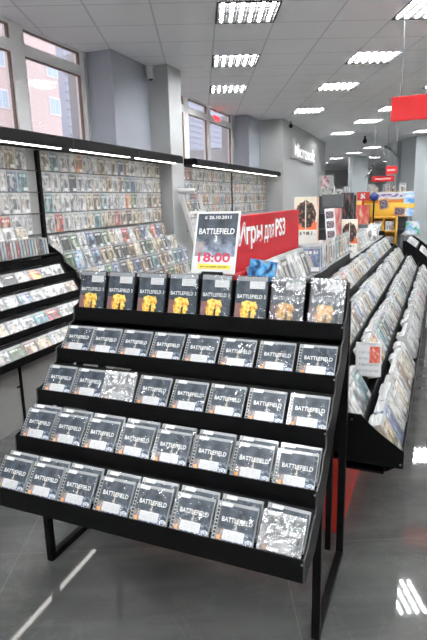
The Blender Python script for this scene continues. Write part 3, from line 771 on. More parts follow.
# ================================================================== LEFT TRAY RACK
t = thing('tray_rack', 'black stepped tray rack of square disc cases along the windows, beside the front stand', 'display rack', W(.7, 3.0), TH)
def wl(root_n, root_s):
    return lambda n, s, z: (n-root_n, s-root_s, z)
L = wl(.7, 3.0)
S0, S1 = 1.9, 3.84
LN = [.77, .90, 1.03, 1.16, 1.29]; LZ = [1.115, .975, .835, .69, .55]
def lbox(b, n0, n1, s0, s1, z0, z1, mi=0): b.box(n0-.7, n1-.7, s0-3.0, s1-3.0, z0, z1, mi)
for n, z in zip(LN, LZ):
    b = MB()
    if True:
        b.prism([(n-.7+.002, z-.055), (n-.7+.002, z), (n-.7-.002, z), (n-.7-.004, z-.05)], 1, S0-3, S1-3)
        if n > .8: b.prism([(n-.7-.003, z-.044), (n-.7-.05, z-.044), (n-.7-.135, z+.08), (n-.7-.138, z+.078), (n-.7-.052, z-.048), (n-.7-.003, z-.048)], 1, S0-3, S1-3)
    b.build('tray', 'black', t)
b = MB()
prof = [(1.30, .49), (1.30, .56)]
for n, z in zip(reversed(LN), reversed(LZ)): prof += [(n+.006, z+.004), (n-.03, z+.03), (n-.11, z+.085)]
prof += [(.62, 1.22), (.55, 1.22), (.55, .49)]
b.prism([(p[0]-.7, p[1]) for p in prof], 1, S1-3, S1-3+.012); b.build('end_panel', 'black', t)
b = MB(); lbox(b, .5, 1.17, S0, S1, 0, .475); b.build('base', 'greybase', t)
b = MB(); lbox(b, 1.17, 1.178, 2.69, 2.712, .0, .48); lbox(b, 1.17, 1.178, 2.66, 2.70, .30, .31); b.build('post', 'black', t)
b = MB(); lbox(b, .5, 1.20, S0, S1, .475, .487); b.build('shelf_edge', mat('pink_trim', (.55, .40, .40), .4), t)
b = MB(); lbox(b, .50, .74, S0, S1, 1.125, 1.137); lbox(b, .50, .515, S0, S1, 1.137, 1.25); b.build('top_ledge', 'black', t)
YW = PI/2+TH
TN = ['top', 'second', 'third', 'fourth', 'lowest']
for r_ in range(1, 5):
    k = 0; s = 2.02
    while s < S1-.08:
        nm, c = pick([5, 3, 2, 1, 1, 1, 1, 1, 1, 5, 1, 2, 5])
        o = proto('disc_case', .142, .125, .0105, 'coverpale', 'clear'); o.color = c
        orient(o, W(LN[r_]-.012, s, LZ[r_]-.034), YW, R(30+rg.uniform(-2, 2)))
        k += 1; o['_s'] = s
        tag(o, '%s disc case in the black tray rack, %s from its near end, %s tray' % (nm, nth(k-1), TN[r_]), 'disc case', 'face-out cases in the %s tray of the window tray rack' % TN[r_])
        s += .149
s = 2.62; k = 0
while s < 3.76:                                                 # spines filed on the top ledge
    nm, c = pick([5, 2, 1, 0, 1, 0, 0, 2, 1, 4, 1, 2, 6])
    o = proto('filed_case', .125, .142, .022, 'coverpale', 'clear'); o.color = c
    orient(o, W(.663, s, 1.1405), TH+PI, R(6))
    tag(o, '%s spine, %s from the near end of the upright cases on the top ledge' % (nm, nth(k)), 'disc case', 'upright cases on the top ledge of the tray rack')
    k += 1; s += .037
b = MB()
for k, s in enumerate((3.30, 3.45, 3.60)):
    nm, c = [('white', (.68, .68, .66, 1)), ('pale grey', (.5, .5, .49, 1)), ('tan', (.45, .38, .3, 1))][k]
    o = proto('disc_case', .142, .125, .0105); o.color = c
    orient(o, W(.578, s, 1.2655), YW, R(16))
    tag(o, '%s disc case propped above the upright spines, %s from the near end' % (nm, nth(k)), 'disc case', 'cases propped above the spines')
b = MB(); lbox(b, .50, .592, 3.1, 3.75, 1.250, 1.262); b.build('upper_ledge', 'black', t)

# ================================================================== WALL DISPLAYS
ROWZ = [1.868, 1.677, 1.486, 1.295]
def wall_display(s0, s1, posts, label, nrows):
    t = thing('wall_display', label, 'wall display', W(.47, s0), TH)
    b = MB(); b.box(-.035, 0, 0, s1-s0, .2, 2.06); b.build('back_board', 'board', t)
    for z in ROWZ + [1.104]:
        b = MB(); b.box(0, .022, 0, s1-s0, z-.004, z); b.box(.0195, .022, 0, s1-s0, z, z+.004); b.build('rail', 'rail', t)
    for p in posts:
        b = MB(); b.box(0, .030, p-s0-.02, p-s0+.02, .2, 2.05); b.build('post', 'black', t)
    return t
wall_display(1.9, 6.56, [4.0], 'tall pale wall display with four case rows under the near canopy light', 4)
wall_display(7.10, 12.15, [9.6], 'tall pale wall display of small cases behind the price poster', 5)
RN = ['top', 'second', 'third', 'fourth', 'fifth']
def fill_wall(s0, s1, post, where, zrows, pitch=.139):
    for r_, z in enumerate(zrows):
        s = s0; ka = kb = 0
        while s < s1:
            if post and abs(s-post) < .095: s = post+.098
            nm, c = pick([5, 4, 2, 1, 1, 1.4, .6, .7, .7, 5, 1, 3, 5])
            o = proto('film_case', .137, .1865, .014, 'coverpale', 'clearw'); o.color = c
            orient(o, W(.4885, s, z+.0008), YW, R(.4))
            if post and s < post: lab = '%s film case, %s row %s, %s before the black post' % (nm, RN[r_], where, nth(int(round((post-.098-s)/pitch)))); g = 'before the post'
            elif post: lab = '%s film case, %s row %s, %s beyond the black post' % (nm, RN[r_], where, nth(kb)); kb += 1; g = 'beyond the post'
            else: lab = '%s film case, %s row %s, %s from the near end' % (nm, RN[r_], where, nth(kb)); kb += 1; g = ''
            tag(o, lab, 'film case', '%s row of cases %s %s' % (RN[r_], where, g))
            s += pitch
fill_wall(3.076, 6.50, 4.0, 'of the near wall display', ROWZ)
fill_wall(7.20, 12.1, None, 'of the far wall display', ROWZ)

def canopy(s0, s1, joints, label):
    t = thing('light_canopy', label, 'light canopy', W(.45, s0, 2.05), TH); d = s1-s0
    b = MB(); b.prism([(0, .01), (0, .10), (.34, .10), (.365, .085), (.37, .0), (.335, .0), (.335, .012)], 1, 0, d); b.build('housing', 'black', t)
    e = [0]+[j-s0 for j in joints]+[d]
    for a, c in zip(e[:-1], e[1:]):
        b = MB(); b.rbox(.26, .305, a+.09, c-.09, -.004, .012, .006); b.build('light_strip', 'strip', t)
        b = MB(); b.box(.368, .372, c-.004, c+.004 if c < d else c, 0, .086); b.build('joint_cover', 'rail', t)
canopy(1.6, 6.58, [4.1, 5.35], 'long black canopy with lit strip beneath, under the near window')
canopy(7.08, 12.2, [9.0, 10.6], 'long black canopy with lit strip beneath, under the far window')

# stepped wire rack below the near wall display
t = thing('wire_rack', 'pale stepped wire rack of film cases under the near wall display', 'display rack', W(.5, 3.9), TH)
VN = [.63, .78, .93, 1.08, 1.23]; VZ = [1.095, .94, .78, .62, .46]
for n, z in zip(VN, VZ):
    b = MB(); a0, a1 = .03, 2.66
    for dz in (0, .035): b.rod((n-.5+.006, a0, z+dz-.004), (n-.5+.006, a1, z+dz-.004), .003, seg=6)
    b.box(n-.5-.125, n-.5+.004, a0, a1, z-.012, z-.008)
    for k in range(19): b.rod((n-.5+.006, a0+.146*k, z-.01), (n-.5+.006, a0+.146*k, z+.032), .002, seg=6)
    b.build('tray', 'steel', t)
for s in (.0, 2.68):
    b = MB(); b.prism([(0, 0), (0, 1.12), (.05, 1.12), (.60, .50), (.60, 0)], 1, s, s+.012)
    b.build('side_frame', 'rail', t)
b = MB(); b.prism([(.0, .44), (.53, .44), (-.02, 1.2), (-.03, 1.2)], 1, .03, 2.66); b.build('shade_slope', 'rail', t)  # dark sheet stands in for the shade between the tiers
b = MB(); b.box(0, .60, .03, 2.66, 0, .44); b.build('base', 'greybase', t)
VNM = ['top', 'second', 'third', 'fourth']
for r_ in range(4):
    s = 4.02; k = 0
    while s < 6.5:
        nm, c = pick([2, 1, 4, 2, 4, 1, 4, 9, 1, 3, 1, 2, 1])
        o = proto('video_case', .135, .19, .014, 'cover', 'clear'); o.color = c
        orient(o, W(VN[r_]-.012, s, VZ[r_]+.003), YW, R(15+rg.uniform(-2, 2)), 0, R(rg.uniform(-2, 2)))
        tag(o, '%s film case, %s from the near end, %s step of the pale wire rack' % (nm, nth(k), VNM[r_]), 'film case', 'cases on the %s step of the wire rack' % VNM[r_])
        k += 1; s += .146

# leaning rack with a paper roll, behind the poster
t = thing('leaning_rack', 'white leaning rack holding cases, beneath a paper roll beside the second column', 'rack', W(.70, 6.72), TH)
for s in (0, .62):
    b = MB(); b.prism([(.0, 1.64), (.03, 1.66), (.50, .02), (.50, 0), (.44, 0), (.0, 1.55)], 1, s, s+.02); b.build('side_frame', 'white', t)
for z, n in ((1.38, .085), (1.12, .16), (.86, .235), (.60, .31)):
    b = MB(); b.box(n-.03, n+.04, .02, .62, z, z+.01); b.box(n+.036, n+.04, .02, .62, z+.01, z+.035); b.build('shelf', 'white', t)
for r_, (z, n) in enumerate(((1.38, .085), (1.12, .16))):
    for k in range(3):
        nm, c = pick([1, 1, 1, 1, 1, 1, 1, 4, 1, 4, 1, 1, 3])
        o = proto('video_case', .135, .19, .014, 'cover', 'clearw'); o.color = c
        orient(o, W(.70+n+.018, 6.82+.17*k, z+.0150), YW, R(14))
        tag(o, '%s case on the %s shelf of the white leaning rack, %s from near side' % (nm, ['upper', 'lower'][r_], nth(k)), 'film case', 'cases on the leaning rack')
b = MB(); b.rod(W(.66, 6.74, 1.696), W(.92, 6.74, 1.690), .036, 0, 20); b.rod(W(.655, 6.74, 1.696), W(.925, 6.74, 1.690), .014, 1, 12)
tag(b.build('paper_roll', ['paper', 'greybox']), 'white paper roll lying on top of the leaning rack', 'paper roll')

# ================================================================== RED-SIGN GONDOLA
GX = -.93; GY0, GY1 = 2.27, 8.3
gond = thing('gondola', 'long black tray gondola on a red plinth, running away behind the front stand', 'gondola', (GX, GY0, 0))
def gb(mb, name, mats): 
    o = mb.build(name, mats, gond); o.matrix_parent_inverse = Matrix.Translation((-GX, -GY0, 0)); return o
b = MB(); b.box(GX-.58, -.351, GY0, GY1, .0, .42); gb(b, 'plinth', 'redpanel')
RX = [-.09, -.265, -.44, -.615]; RZ = [.467, .595, .72, .862]
AL = R(30); AXD = Vector((-math.sin(AL), 0, math.cos(AL))); NRD = Vector((math.cos(AL), 0, math.sin(AL)))    # up along a leaning case / out of its face
for k, (x, z) in enumerate(zip(RX, RZ)):
    for sg in (1, -1):
        f = (lambda q: q) if sg == 1 else (lambda q: 2*GX-q)
        b = MB()
        prof = [(x, z-.062), (x, z), (x-.004, z), (x-.004, z-.058), (x-.072, z-.104), (x-.178, z+.066), (x-.181, z+.064), (x-.073, z-.110)]
        q = [(f(p[0]), p[1]) for p in prof]
        b.prism(q if sg == 1 else q[::-1], 1, GY0+.004, GY1-.004)
        gb(b, 'tray', 'black')
DK = 5.2
b = MB(); b.box(GX-.015, GX+.015, GY0+.01, GY1-.01, .4, .95); gb(b, 'spine_panel', 'greybox')
b = MB(); b.box(GX-.16, GX+.16, GY0+.01, DK, 1.045, 1.055); gb(b, 'deck', 'steel')
for sg in (1, -1):
    b = MB(); x = GX+sg*.135; b.box(x-.004, x+.004, GY0+.01, DK, .93, 1.045); gb(b, 'riser_board', 'black')
b = MB(); b.box(GX-.155, GX+.155, DK+.01, GY1-.02, .974, .983); gb(b, 'deck', 'steel')
for x0, x1 in ((-.345, -.17), (2*GX+.17, 2*GX+.345)):
    b = MB(); b.box(x0, x1, GY0+.03, GY1-.03, .33, .34); gb(b, 'tray_support', 'black')
for y in (GY0, GY1-.004):
    for sg in (1, -1):
        f = (lambda q: q) if sg == 1 else (lambda q: 2*GX-q)
        prof = [(-.088, .385), (-.088, .468), (-.10, .474), (-.20, .545), (-.262, .60), (-.275, .618), (-.345, .618), (-.35, .68), (-.44, .725), (-.52, .74), (-.615, .85), (-.70, .87), (-.765, .90), (-.765, 1.045), (-.93, 1.045), (-.93, .385)]
        q = [(f(p[0]), p[1]) for p in prof]
        b = MB(); b.prism(q, 1, y, y+.004)
        if sg == 1 and y == GY0:
            for bx, bz in ((-.10, .405), (-.315, .59)): b.rod((bx, y-.003, bz), (bx, y, bz), .005, 1, 8)
        gb(b, 'end_panel', ['black', 'bolt'])
# cases leaning in the trays, four deep: every front case is its own object, and the nearest of those filed behind
CT = .0142; ROWN = ['lowest', 'second', 'third', 'highest']
slots = []
for r_, y0, y1 in ((0, 2.285, 8.1), (1, 2.285, 8.1), (2, 2.7, 8.05), (3, 2.9, 8.0)):
    y = y0; k = 0
    while y < y1:
        gap = rg.random() < .05 and k > 1
        if not gap and not (r_ == 1 and abs(y+.0675-2.88) < .10): slots.append((r_, k, y+.0675, rg.choice((4, 4, 4, 3, 2)) if k else 4, rg.uniform(-.004, .009), R(rg.uniform(-3, 2))))
        k += 1; y += .141+rg.uniform(0, .012)
fill = MB()
order = sorted(slots, key=lambda q: q[2]); budget = 296-len(slots)
for r_, k, y, n, up0, sp in order:
    foot0 = Vector((RX[r_]-.0065, y, RZ[r_]-.0545))
    nm, c = pick([6, 2, 1, 1.4, 1.2, .8, .8, 1.2, .5, 6, 1, 1.5, 4])
    for j in range(n):
        up = up0 + .003*j + rg.uniform(0, .005) + .004
        foot = foot0 - NRD*(j*.0147+.001+abs(math.sin(sp))*.008) + AXD*up
        m = Matrix.Rotation(PI/2, 4, 'Z') @ Matrix.Rotation(-AL, 4, 'X')
        if j == 0 or budget > 0:
            o = proto('game_box', .135, .188, CT, 'cover', 'clearw'); o.color = c
            o.rotation_euler = m.to_euler(); o.location = foot
            if j == 0: lab = '%s game case, front of the %s stack from the near end, %s gondola row' % (nm, nth(k), ROWN[r_])
            else: budget -= 1; lab = 'game case filed %s behind the %s stack from the near end, %s gondola row' % (nth(j-1), nth(k), ROWN[r_])
            tag(o, lab, 'game case', '%s cases in the %s row of the gondola' % ('front' if j == 0 else 'filed', ROWN[r_]))
        else:
            mm = Matrix.Translation(foot) @ m; P = [mm @ Vector(q) for q in ((-.0675, 0, 0), (.0675, 0, 0), (.0675, CT, 0), (-.0675, CT, 0), (-.0675, 0, .188), (.0675, 0, .188), (.0675, CT, .188), (-.0675, CT, .188))]
            fill.hexa(P, 0)
o = fill.build('filed_cases', 'clearw'); tag(o, 'milky cases filed behind the front cases along the farther gondola rows', 'game case', kind='stuff')
# stacks on the deck before the red sign
DA0 = R(20); RUN = [(2.54+.146*k, -.776, 1.0555, 3, DA0) for k in range(7)] + [(4.02+.146*k, -.779, 1.0555, 1, R(4)) for k in range(8)] + [(5.98+.146*k, -.784, .9835, 3, DA0) for k in range(6)]
for k, (y, x0, z0, deep, DA) in enumerate(RUN):
    nm, c = pick([6, 2, 1, 1.4, 1.2, .8, .8, 1.2, .5, 6, 1, 1.5, 4])
    for j in range(deep):
        o = proto('deck_case', .135, .188, CT, 'cover', 'clearw'); o.color = c
        o.rotation_euler = (Matrix.Rotation(PI/2, 4, 'Z') @ Matrix.Rotation(-DA, 4, 'X')).to_euler()
        o.location = (x0-.0158*j/math.cos(DA), y+.002*j, z0+CT*math.sin(DA)+.001)
        lab = '%s game case on the gondola deck, %s stack from the near end, front one' % (nm, nth(k)) if j == 0 else 'game case on the gondola deck, %s stack from the near end, %s behind front' % (nth(k), nth(j-1))
        tag(o, lab, 'game case', 'stacked cases on the gondola deck')

# red sign board standing on the deck
t = thing('shelf_sign', 'long red glossy shelf sign with white lettering, standing along the gondola top', 'sign', (GX, 2.36, 1.0565))
b = MB(); b.rbox(-.02, .02, 0, 1.29, 0, .43, .004); b.build('board', 'redgloss', t)
b = MB()
pl = lambda y0: (lambda x, z: (.0215, y0+x, .288+z))
b.text('Игры', .105, 0, pl(.085), width=.38, bold=.035, align='LEFT')
b.text('для', .100, 0, pl(.500), width=.19, bold=.012, align='LEFT')
b.text('PS3', .105, 0, pl(.720), width=.215, bold=.03, align='LEFT')
b.build('lettering', 'letter', t)
b = MB()
b.prism([(.02, .0), (.038, .0), (.042, .02), (.045, .12), (.036, .15), (.02, .16)], 1, .0, 1.0); b.build('skirt', 'redgloss', t)

# things standing on the gondola top
def flatbox(name, label, cat, loc, rz, w, d, h, body, front, group=None, lid=None):
    t = thing(name, label, cat, loc, rz, group)
    b = MB(); b.rbox(-w/2, w/2, 0, d, 0, h, .002); b.build('carton', body, t)
    b = MB(); b.quad((-w/2+.002, -.0008, .002), (w/2-.002, -.0008, .002), (w/2-.002, -.0008, h-.002), (-w/2+.002, -.0008, h-.002)); b.build('front_print', front, t)
    b = MB(); b.quad((w/2+.0008, .002, .002), (w/2+.0008, d-.002, .002), (w/2+.0008, d-.002, h-.002), (w/2+.0008, .002, h-.002)); b.build('side_print', lid or body, t)
    return t
t = flatbox('game_carton', 'blue game carton leaning behind the price poster at the foot of the red sign', 'carton', (-.785, 2.335, 1.075), R(20), .13, .05, .215, 'blue', m_board('blue_carton_print', [(.4, (.01, .03, .10)), (.50, (.03, .22, .55)), (.60, (.15, .50, .75)), (.7, (.7, .2, .18))], 3.0), lid='cyan')
t.rotation_euler = (R(-12), R(10), R(14))
# steel riser that carries the tall promo carton
b = MB(); b.box(-.12, .12, 0, .5, 0, .155); b.box(-.125, .125, -.004, .504, .155, .163)
r_ = b.build('riser', 'steel'); r_.location = (-.95, 3.88, 1.056); tag(r_, 'grey steel riser on the gondola top, beneath the tall promo carton', 'riser')
flatbox('promo_carton', 'tall cream promo carton with dark picture and orange band, beside the red sign', 'promo carton', (-.945, 4.0, 1.22), R(8), .17, .17, .35, 'paper', 'standee', lid='standeeside')
flatbox('promo_carton', 'tall cream promo carton with dark picture, farther along the gondola than its twin', 'promo carton', (-.865, 5.6, .984), R(8), .16, .16, .345, 'paper', 'standee', lid='standeeside')
# upright cases, spine out, behind the sign's end
s = 3.56; k = 0
while s < 3.84:
    nm, c = pick([4, 1, .6, 1, 2, .2, .6, 1, .3, 5, 1, 1, 3])
    o = proto('upright_case', .135, .187, .014, 'cover', 'clearw'); o.color = c
    orient(o, (-.80, s, 1.058), R(24), R(6))
    tag(o, '%s upright case on the gondola top, %s in line beyond the red sign' % (nm, nth(k)), 'game case', 'upright cases beyond the red sign')
    k += 1; s += .062
# leaning card, roll and loose cases farther along the gondola top
t = thing('card_display', 'white tilted card strip with dark pictures, right of the first promo carton', 'card display', (-.925, 5.0, 1.0615), R(12))
b = MB(); b.box(-.045, .045, 0, .02, 0, .40); b.build('card', 'paper', t)
b = MB()
for k in range(4): b.quad((-.034, -.0008, .04+.09*k), (.034, -.0008, .04+.09*k), (.034, -.0008, .105+.09*k), (-.034, -.0008, .105+.09*k))
b.build('picture', 'picdark', t); t.rotation_euler = (R(-6), R(-5), R(12))
b = MB(); b.rod((-.90, 6.9, .984), (-.90, 6.9, 1.17), .055, 0, 20); b.rod((-.90, 6.9, 1.17), (-.90, 6.9, 1.215), .058, 1, 20)
tag(b.build('paper_drum', ['paper', 'greybox']), 'white upright drum with a dark lid at the far part of the gondola top', 'drum')
for k, (x, y, rz, tl) in enumerate(((-.84, 7.25, 8, 16), (-.84, 7.45, 14, 20), (-.86, 7.65, 4, 12))):
    o = proto('upright_case', .135, .187, .014, 'cover', 'clearw'); o.color = (*PAL[(0, 7, 9)[k]][1], 1)
    o.location = (x, y, .9985); o.rotation_euler = (R(-tl), R(6), R(rz))
    tag(o, '%s case propped by the white drum at the far end, %s going away' % (PAL[(0, 7, 9)[k]][0], nth(k)), 'game case', 'cases propped by the white drum')
# promoted-title cards filed facing the camera inside the second row
t = thing('game_case', 'pale case with a red corner picture turned to face the aisle, second gondola row', 'game case', (-.318, 2.85, .602), R(8))
b = MB(); b.rbox(-.0675, .0675, 0, CT, 0, .187, .002); b.build('case', 'clearw', t)
b = MB(); b.quad((-.062, -.0006, .004), (.062, -.0006, .004), (.062, -.0006, .172), (-.062, -.0006, .172)); c = b.build('cover', 'label', t)
b = MB(); b.quad((.005, -.0011, .075), (.060, -.0011, .075), (.060, -.0011, .165), (.005, -.0011, .165)); b.build('picture', 'redposter', c)
t.rotation_euler = (R(-10), 0, R(8))

# ------------------------------------------------------------------ beyond the gondola
t = thing('demo_stand', 'salmon poster stand topped by a grey header box, beyond the gondola', 'display stand', (-1.62, 8.9, 0))
b = MB(); b.box(-.11, .11, 0, .10, 0, 1.385); b.build('body', 'greybox', t)
b = MB(); b.rbox(-.215, .115, -.03, .17, 1.39, 1.60, .006); b.build('header', 'greybox', t)
b = MB(); b.quad((-.10, -.002, .55), (.11, -.002, .55), (.11, -.002, 1.38), (-.10, -.002, 1.38)); b.build('poster', 'salmon', t)
t = thing('poster_stand', 'tall dark poster stand with red figures, right of the grey header box', 'poster stand', (-1.49, 9.3, 0))
b = MB(); b.box(-.107, .107, 0, .06, 0, 1.62); b.build('board', 'greybox', t)
b = MB(); b.quad((-.10, -.002, .8), (.10, -.002, .8), (.10, -.002, 1.61), (-.10, -.002, 1.61)); b.build('poster', 'darkposter', t)

t = thing('promo_shelf', 'yellow pigeonhole shelf under a wide yellow and blue promotional header board', 'shelf unit', (-.86, 9.0, 0))
b = MB()
for x in (-.19, 0, .19): b.box(x-.012, x+.012, 0, .26, 0, 1.22)
for z in (.02, .26, .50, .74, .98, 1.20): b.box(-.19, .19, 0, .26, z, z+.02)
b.box(-.19, .19, .26, .27, 0, 1.22); b.build('pigeonholes', 'yellowshelf', t)
b = MB(); b.box(-.445, .455, .05, .09, 1.225, 1.615); b.build('header_board', 'yellowshelf', t)
b = MB(); b.quad((-.44, .048, 1.23), (.45, .048, 1.23), (.45, .048, 1.61), (-.44, .048, 1.61)); b.build('header_print', 'yellowboard', t)
for (x, z, w, h, an, mm) in ((-.01, 1.425, .15, .17, 12, 'picdark'), (.235, 1.305, .17, .14, -4, 'picdark')):
    b = MB(); c, s_ = math.cos(R(an)), math.sin(R(an))
    P = lambda px, pz, y: (x+px*c-pz*s_, y, z+px*s_+pz*c)
    b.quad(P(-w/2, -h/2, .044), P(w/2, -h/2, .044), P(w/2, h/2, .044), P(-w/2, h/2, .044), 0)
    b.quad(P(-w/2+.015, -h/2+.015, .042), P(w/2-.015, -h/2+.015, .042), P(w/2-.015, h/2-.015, .042), P(-w/2+.015, h/2-.015, .042), 1)
    b.build('picture', ['orange', mm], t)
k = 0
for r_, z in enumerate((1.0, .76, .52)):
    for x in (-.14, -.095, -.05, .05, .095, .14):
        nm, c = pick([4, 2, 1, 1, 1, 1, 1, 1, 1, 4, 1, 1, 4])
        o = proto('small_packet', .04, .15, .03, 'cover', 'clearw'); o.color = c
        o.location = (-.86+x, 9.03, z+.0005)
        tag(o, '%s packet in the yellow pigeonhole shelf, %s compartment row down, %s from the left' % (nm, nth(r_), nth(k % 6)), 'packet', 'packets in the yellow pigeonhole shelf'); k += 1
t = thing('poster_board', 'red poster board with a red header sign, left of the yellow shelf', 'poster board', (-1.17, 8.86, 0))
b = MB(); b.box(-.105, .105, 0, .03, 0, 1.42); b.build('board', 'greybox', t)
b = MB(); b.quad((-.105, -.002, .8), (.105, -.002, .8), (.105, -.002, 1.42), (-.105, -.002, 1.42)); b.build('poster', 'redposter', t)
b = MB(); b.box(-.095, .10, .0, .03, 1.49, 1.62, 0); b.quad((-.04, -.002, 1.515), (.03, -.002, 1.515), (.03, -.002, 1.595), (-.04, -.002, 1.595), 1); b.box(-.02, .02, .01, .02, 1.42, 1.49, 0); b.build('header', ['redpanel', 'portrait'], t)
t = thing('ball_pole', 'dark pole with a round blue head before the yellow header board', 'pole', (-.985, 8.7, 0))
b = MB(); b.rod((0, 0, .02), (0, 0, 1.50), .012); b.build('pole', 'black', t)
b = MB(); b.rod((0, 0, 0), (0, 0, .02), .14, seg=24); b.build('base', 'black', t)
b = MB(); bm = bmesh.new(); bmesh.ops.create_uvsphere(bm, u_segments=20, v_segments=12, radius=.07); b.add_bm(bm, 0, Matrix.Translation((0, 0, 1.54))); bm.free(); b.build('head', mat('navy_plastic', (.02, .04, .18), .35), t, smooth=True)

t = thing('tray_rack', 'short black tray rack with reclining cases, right of the yellow shelf', 'display rack', (-.50, 8.55, 0))
for k, (x, z) in enumerate(((.36, .62), (.175, .78))):
    b = MB(); b.prism([(x, z-.06), (x, z), (x-.004, z), (x-.004, z-.056), (x-.02, z-.066), (x-.17, z+.065), (x-.17, z+.06)], 1, 0, 1.5); b.build('tray', 'black', t)
for y in (0, 1.504):
    b = MB(); b.prism([(.362, .0), (.362, .62), (.20, .76), (.03, .88), (-.02, .88), (-.02, 0)], 1, y-.004, y); b.build('end_panel', 'black', t)
for k, (x, z) in enumerate(((.36, .62), (.175, .78))):
    for j in range(9):
        nm, c = pick([6, 1, 1, 1, 1, .6, .6, 2, .4, 6, .8, 1, 6])
        o = proto('rack_case', .135, .187, CT, 'coverpale', 'clearw'); o.color = c
        m = Matrix.Rotation(PI/2, 4, 'Z') @ Matrix.Rotation(-R(50), 4, 'X')
        o.rotation_euler = m.to_euler()
        o.location = Vector((-.50+x-.008, 8.55+.08+.145*j, z-.026))
        tag(o, '%s case, %s going away, %s row of the short rack by yellow shelf' % (nm, nth(j), ['lower', 'upper'][k]), 'game case', 'reclining cases in the short tray rack')
b = MB(); b.box(-.56, -.505, 8.56, 10.0, 0, .97); tag(b.build('back_cabinet', 'greybox'), 'grey cabinet behind the short black tray rack', 'cabinet')
t = flatbox('software_carton', 'white and green carton on the cabinet right of the yellow shelf', 'carton', (-.40, 8.66, .971), 0, .20, .06, .19, 'paper', m_board('green_carton_print', [(.40, (.80, .82, .82)), (.5, (.20, .45, .75)), (.56, (.10, .50, .14)), (.7, (.04, .35, .08))], 1.6), lid='green')
b = MB(); b.box(-.503, -.28, 8.64, 8.74, .95, .970); tag(b.build('carton_shelf', 'steel'), 'small steel shelf under the white and green carton', 'shelf')

# far shelving with cartons
t = thing('far_shelf', 'long low grey shelving far beyond the gondola, cartons on its top', 'shelving', (-2.0, 14.2, 0))
b = MB()
for x in (-1.2, -.4, .4, 1.2): b.box(x-.02, x+.02, 0, .4, 0, 1.58)
for z in (.3, .7, 1.1, 1.56): b.box(-1.2, 1.2, 0, .4, z, z+.02)
b.box(-1.2, 1.2, .4, .42, 0, 1.58); b.build('frame', 'greybox', t)
for k, (x, w, h, nm) in enumerate(((-2.90, .16, .20, 'white'), (-2.70, .14, .24, 'pale grey'), (-2.52, .18, .16, 'white'), (-2.32, .14, .22, 'silver'), (-1.72, .18, .26, 'white'), (-1.575, .08, .20, 'brown'), (-1.34, .16, .24, 'silver'), (-1.16, .10, .2, 'tan'), (-.95, .16, .26, 'pale grey'))):
    o = proto('shelf_carton', w, h, .12, 'cover', 'paper'); o.color = (*dict(PAL)[nm], 1); o.location = (x, 14.3, 1.581)
    tag(o, '%s carton on the far shelving top, %s from the left' % (nm, nth(k)), 'carton', 'cartons on the far shelving')
t = thing('partition_screen', 'grey partition screen with a pale portrait poster, beyond the lettered wall', 'screen', (-3.45, 17.0, 0))
b = MB(); b.box(-.30, .30, 0, .06, 0, 2.2); b.build('panel', 'wall', t)
b = MB(); b.quad((-.10, -.004, 1.79), (.16, -.004, 1.79), (.16, -.004, 2.19), (-.10, -.004, 2.19)); b.build('poster', 'portrait', t)

# pillars with bracket arms
def pillar(name, p, w, label):
    b = MB(); c = [p, p+E1*w, p+E1*w+E2*w, p+E2*w]
    b.hexa([*c, *[q+Vector((0, 0, CEIL)) for q in c]]); o = struct(name, b, 'pillar'); return o
pillar('pillar_1', Vector((-1.52, 19.5, 0)), .95, '')
pillar('pillar_2', Vector((-.86, 18.1, 0)), 1.2, '')
pillar('pillar_3', Vector((-3.86, 25.4, 0)), .72, '')
for k, (a, c, lab) in enumerate((((-1.78, 19.2, 3.10), (-1.50, 19.45, 2.80), 'slanting bracket arm at the top of the broad right pillar'), ((-3.0, 25.9, 2.85), (-3.30, 25.6, 2.35), 'slanting bracket arm on the narrow far pillar'))):
    b = MB(); b.rod(a, c, .035, seg=8); b.rod(a, (a[0]-.12, a[1]-.02, a[2]+.02), .05, seg=8); tag(b.build('mount_arm', 'steel'), lab, 'bracket')
b = MB(); b.box(-1.02, -.86, 17.9, 18.0, 1.95, 2.13); o = b.build('junction_box', 'camwhite'); o.location = (0, .55, 0); tag(o, 'small cream box on the broad right pillar', 'junction box')

# hanging signs
def hang(label, x0, x1, y, z0, z1, lit):
    t = thing('hanging_sign', label, 'sign', ((x0+x1)/2, y, z0)); w = (x1-x0)/2
    b = MB(); b.rbox(-w, w, 0, .05, 0, z1-z0, .005); b.build('panel', 'redcloth', t)
    for x in (-w*.8, w*.8):
        b = MB(); b.rod((x, .025, z1-z0), (x, .025, CEIL-z0), .004, seg=6); b.build('wire', 'steel', t)
    if lit:
        b = MB(); h = z1-z0; n = 9
        for k in range(n):
            x = -w*.72+1.44*w*k/n; b.quad((x, -.002, h*.38), (x+1.44*w/n*.72, -.002, h*.38), (x+1.44*w/n*.72, -.002, h*.62), (x, -.002, h*.62))
        b.build('lettering', 'letter', t)
hang('large plain red sign hanging from the ceiling at upper right', -.548, .35, 6.0, 2.30, 2.533, False)
hang('small red hanging sign with a pale line of lettering, farthest', -1.66, -1.13, 14.0, 1.885, 2.02, True)
hang('small red hanging sign with lettering, nearer and right of its wider twin', -1.05, -.845, 11.0, 1.955, 2.10, True)

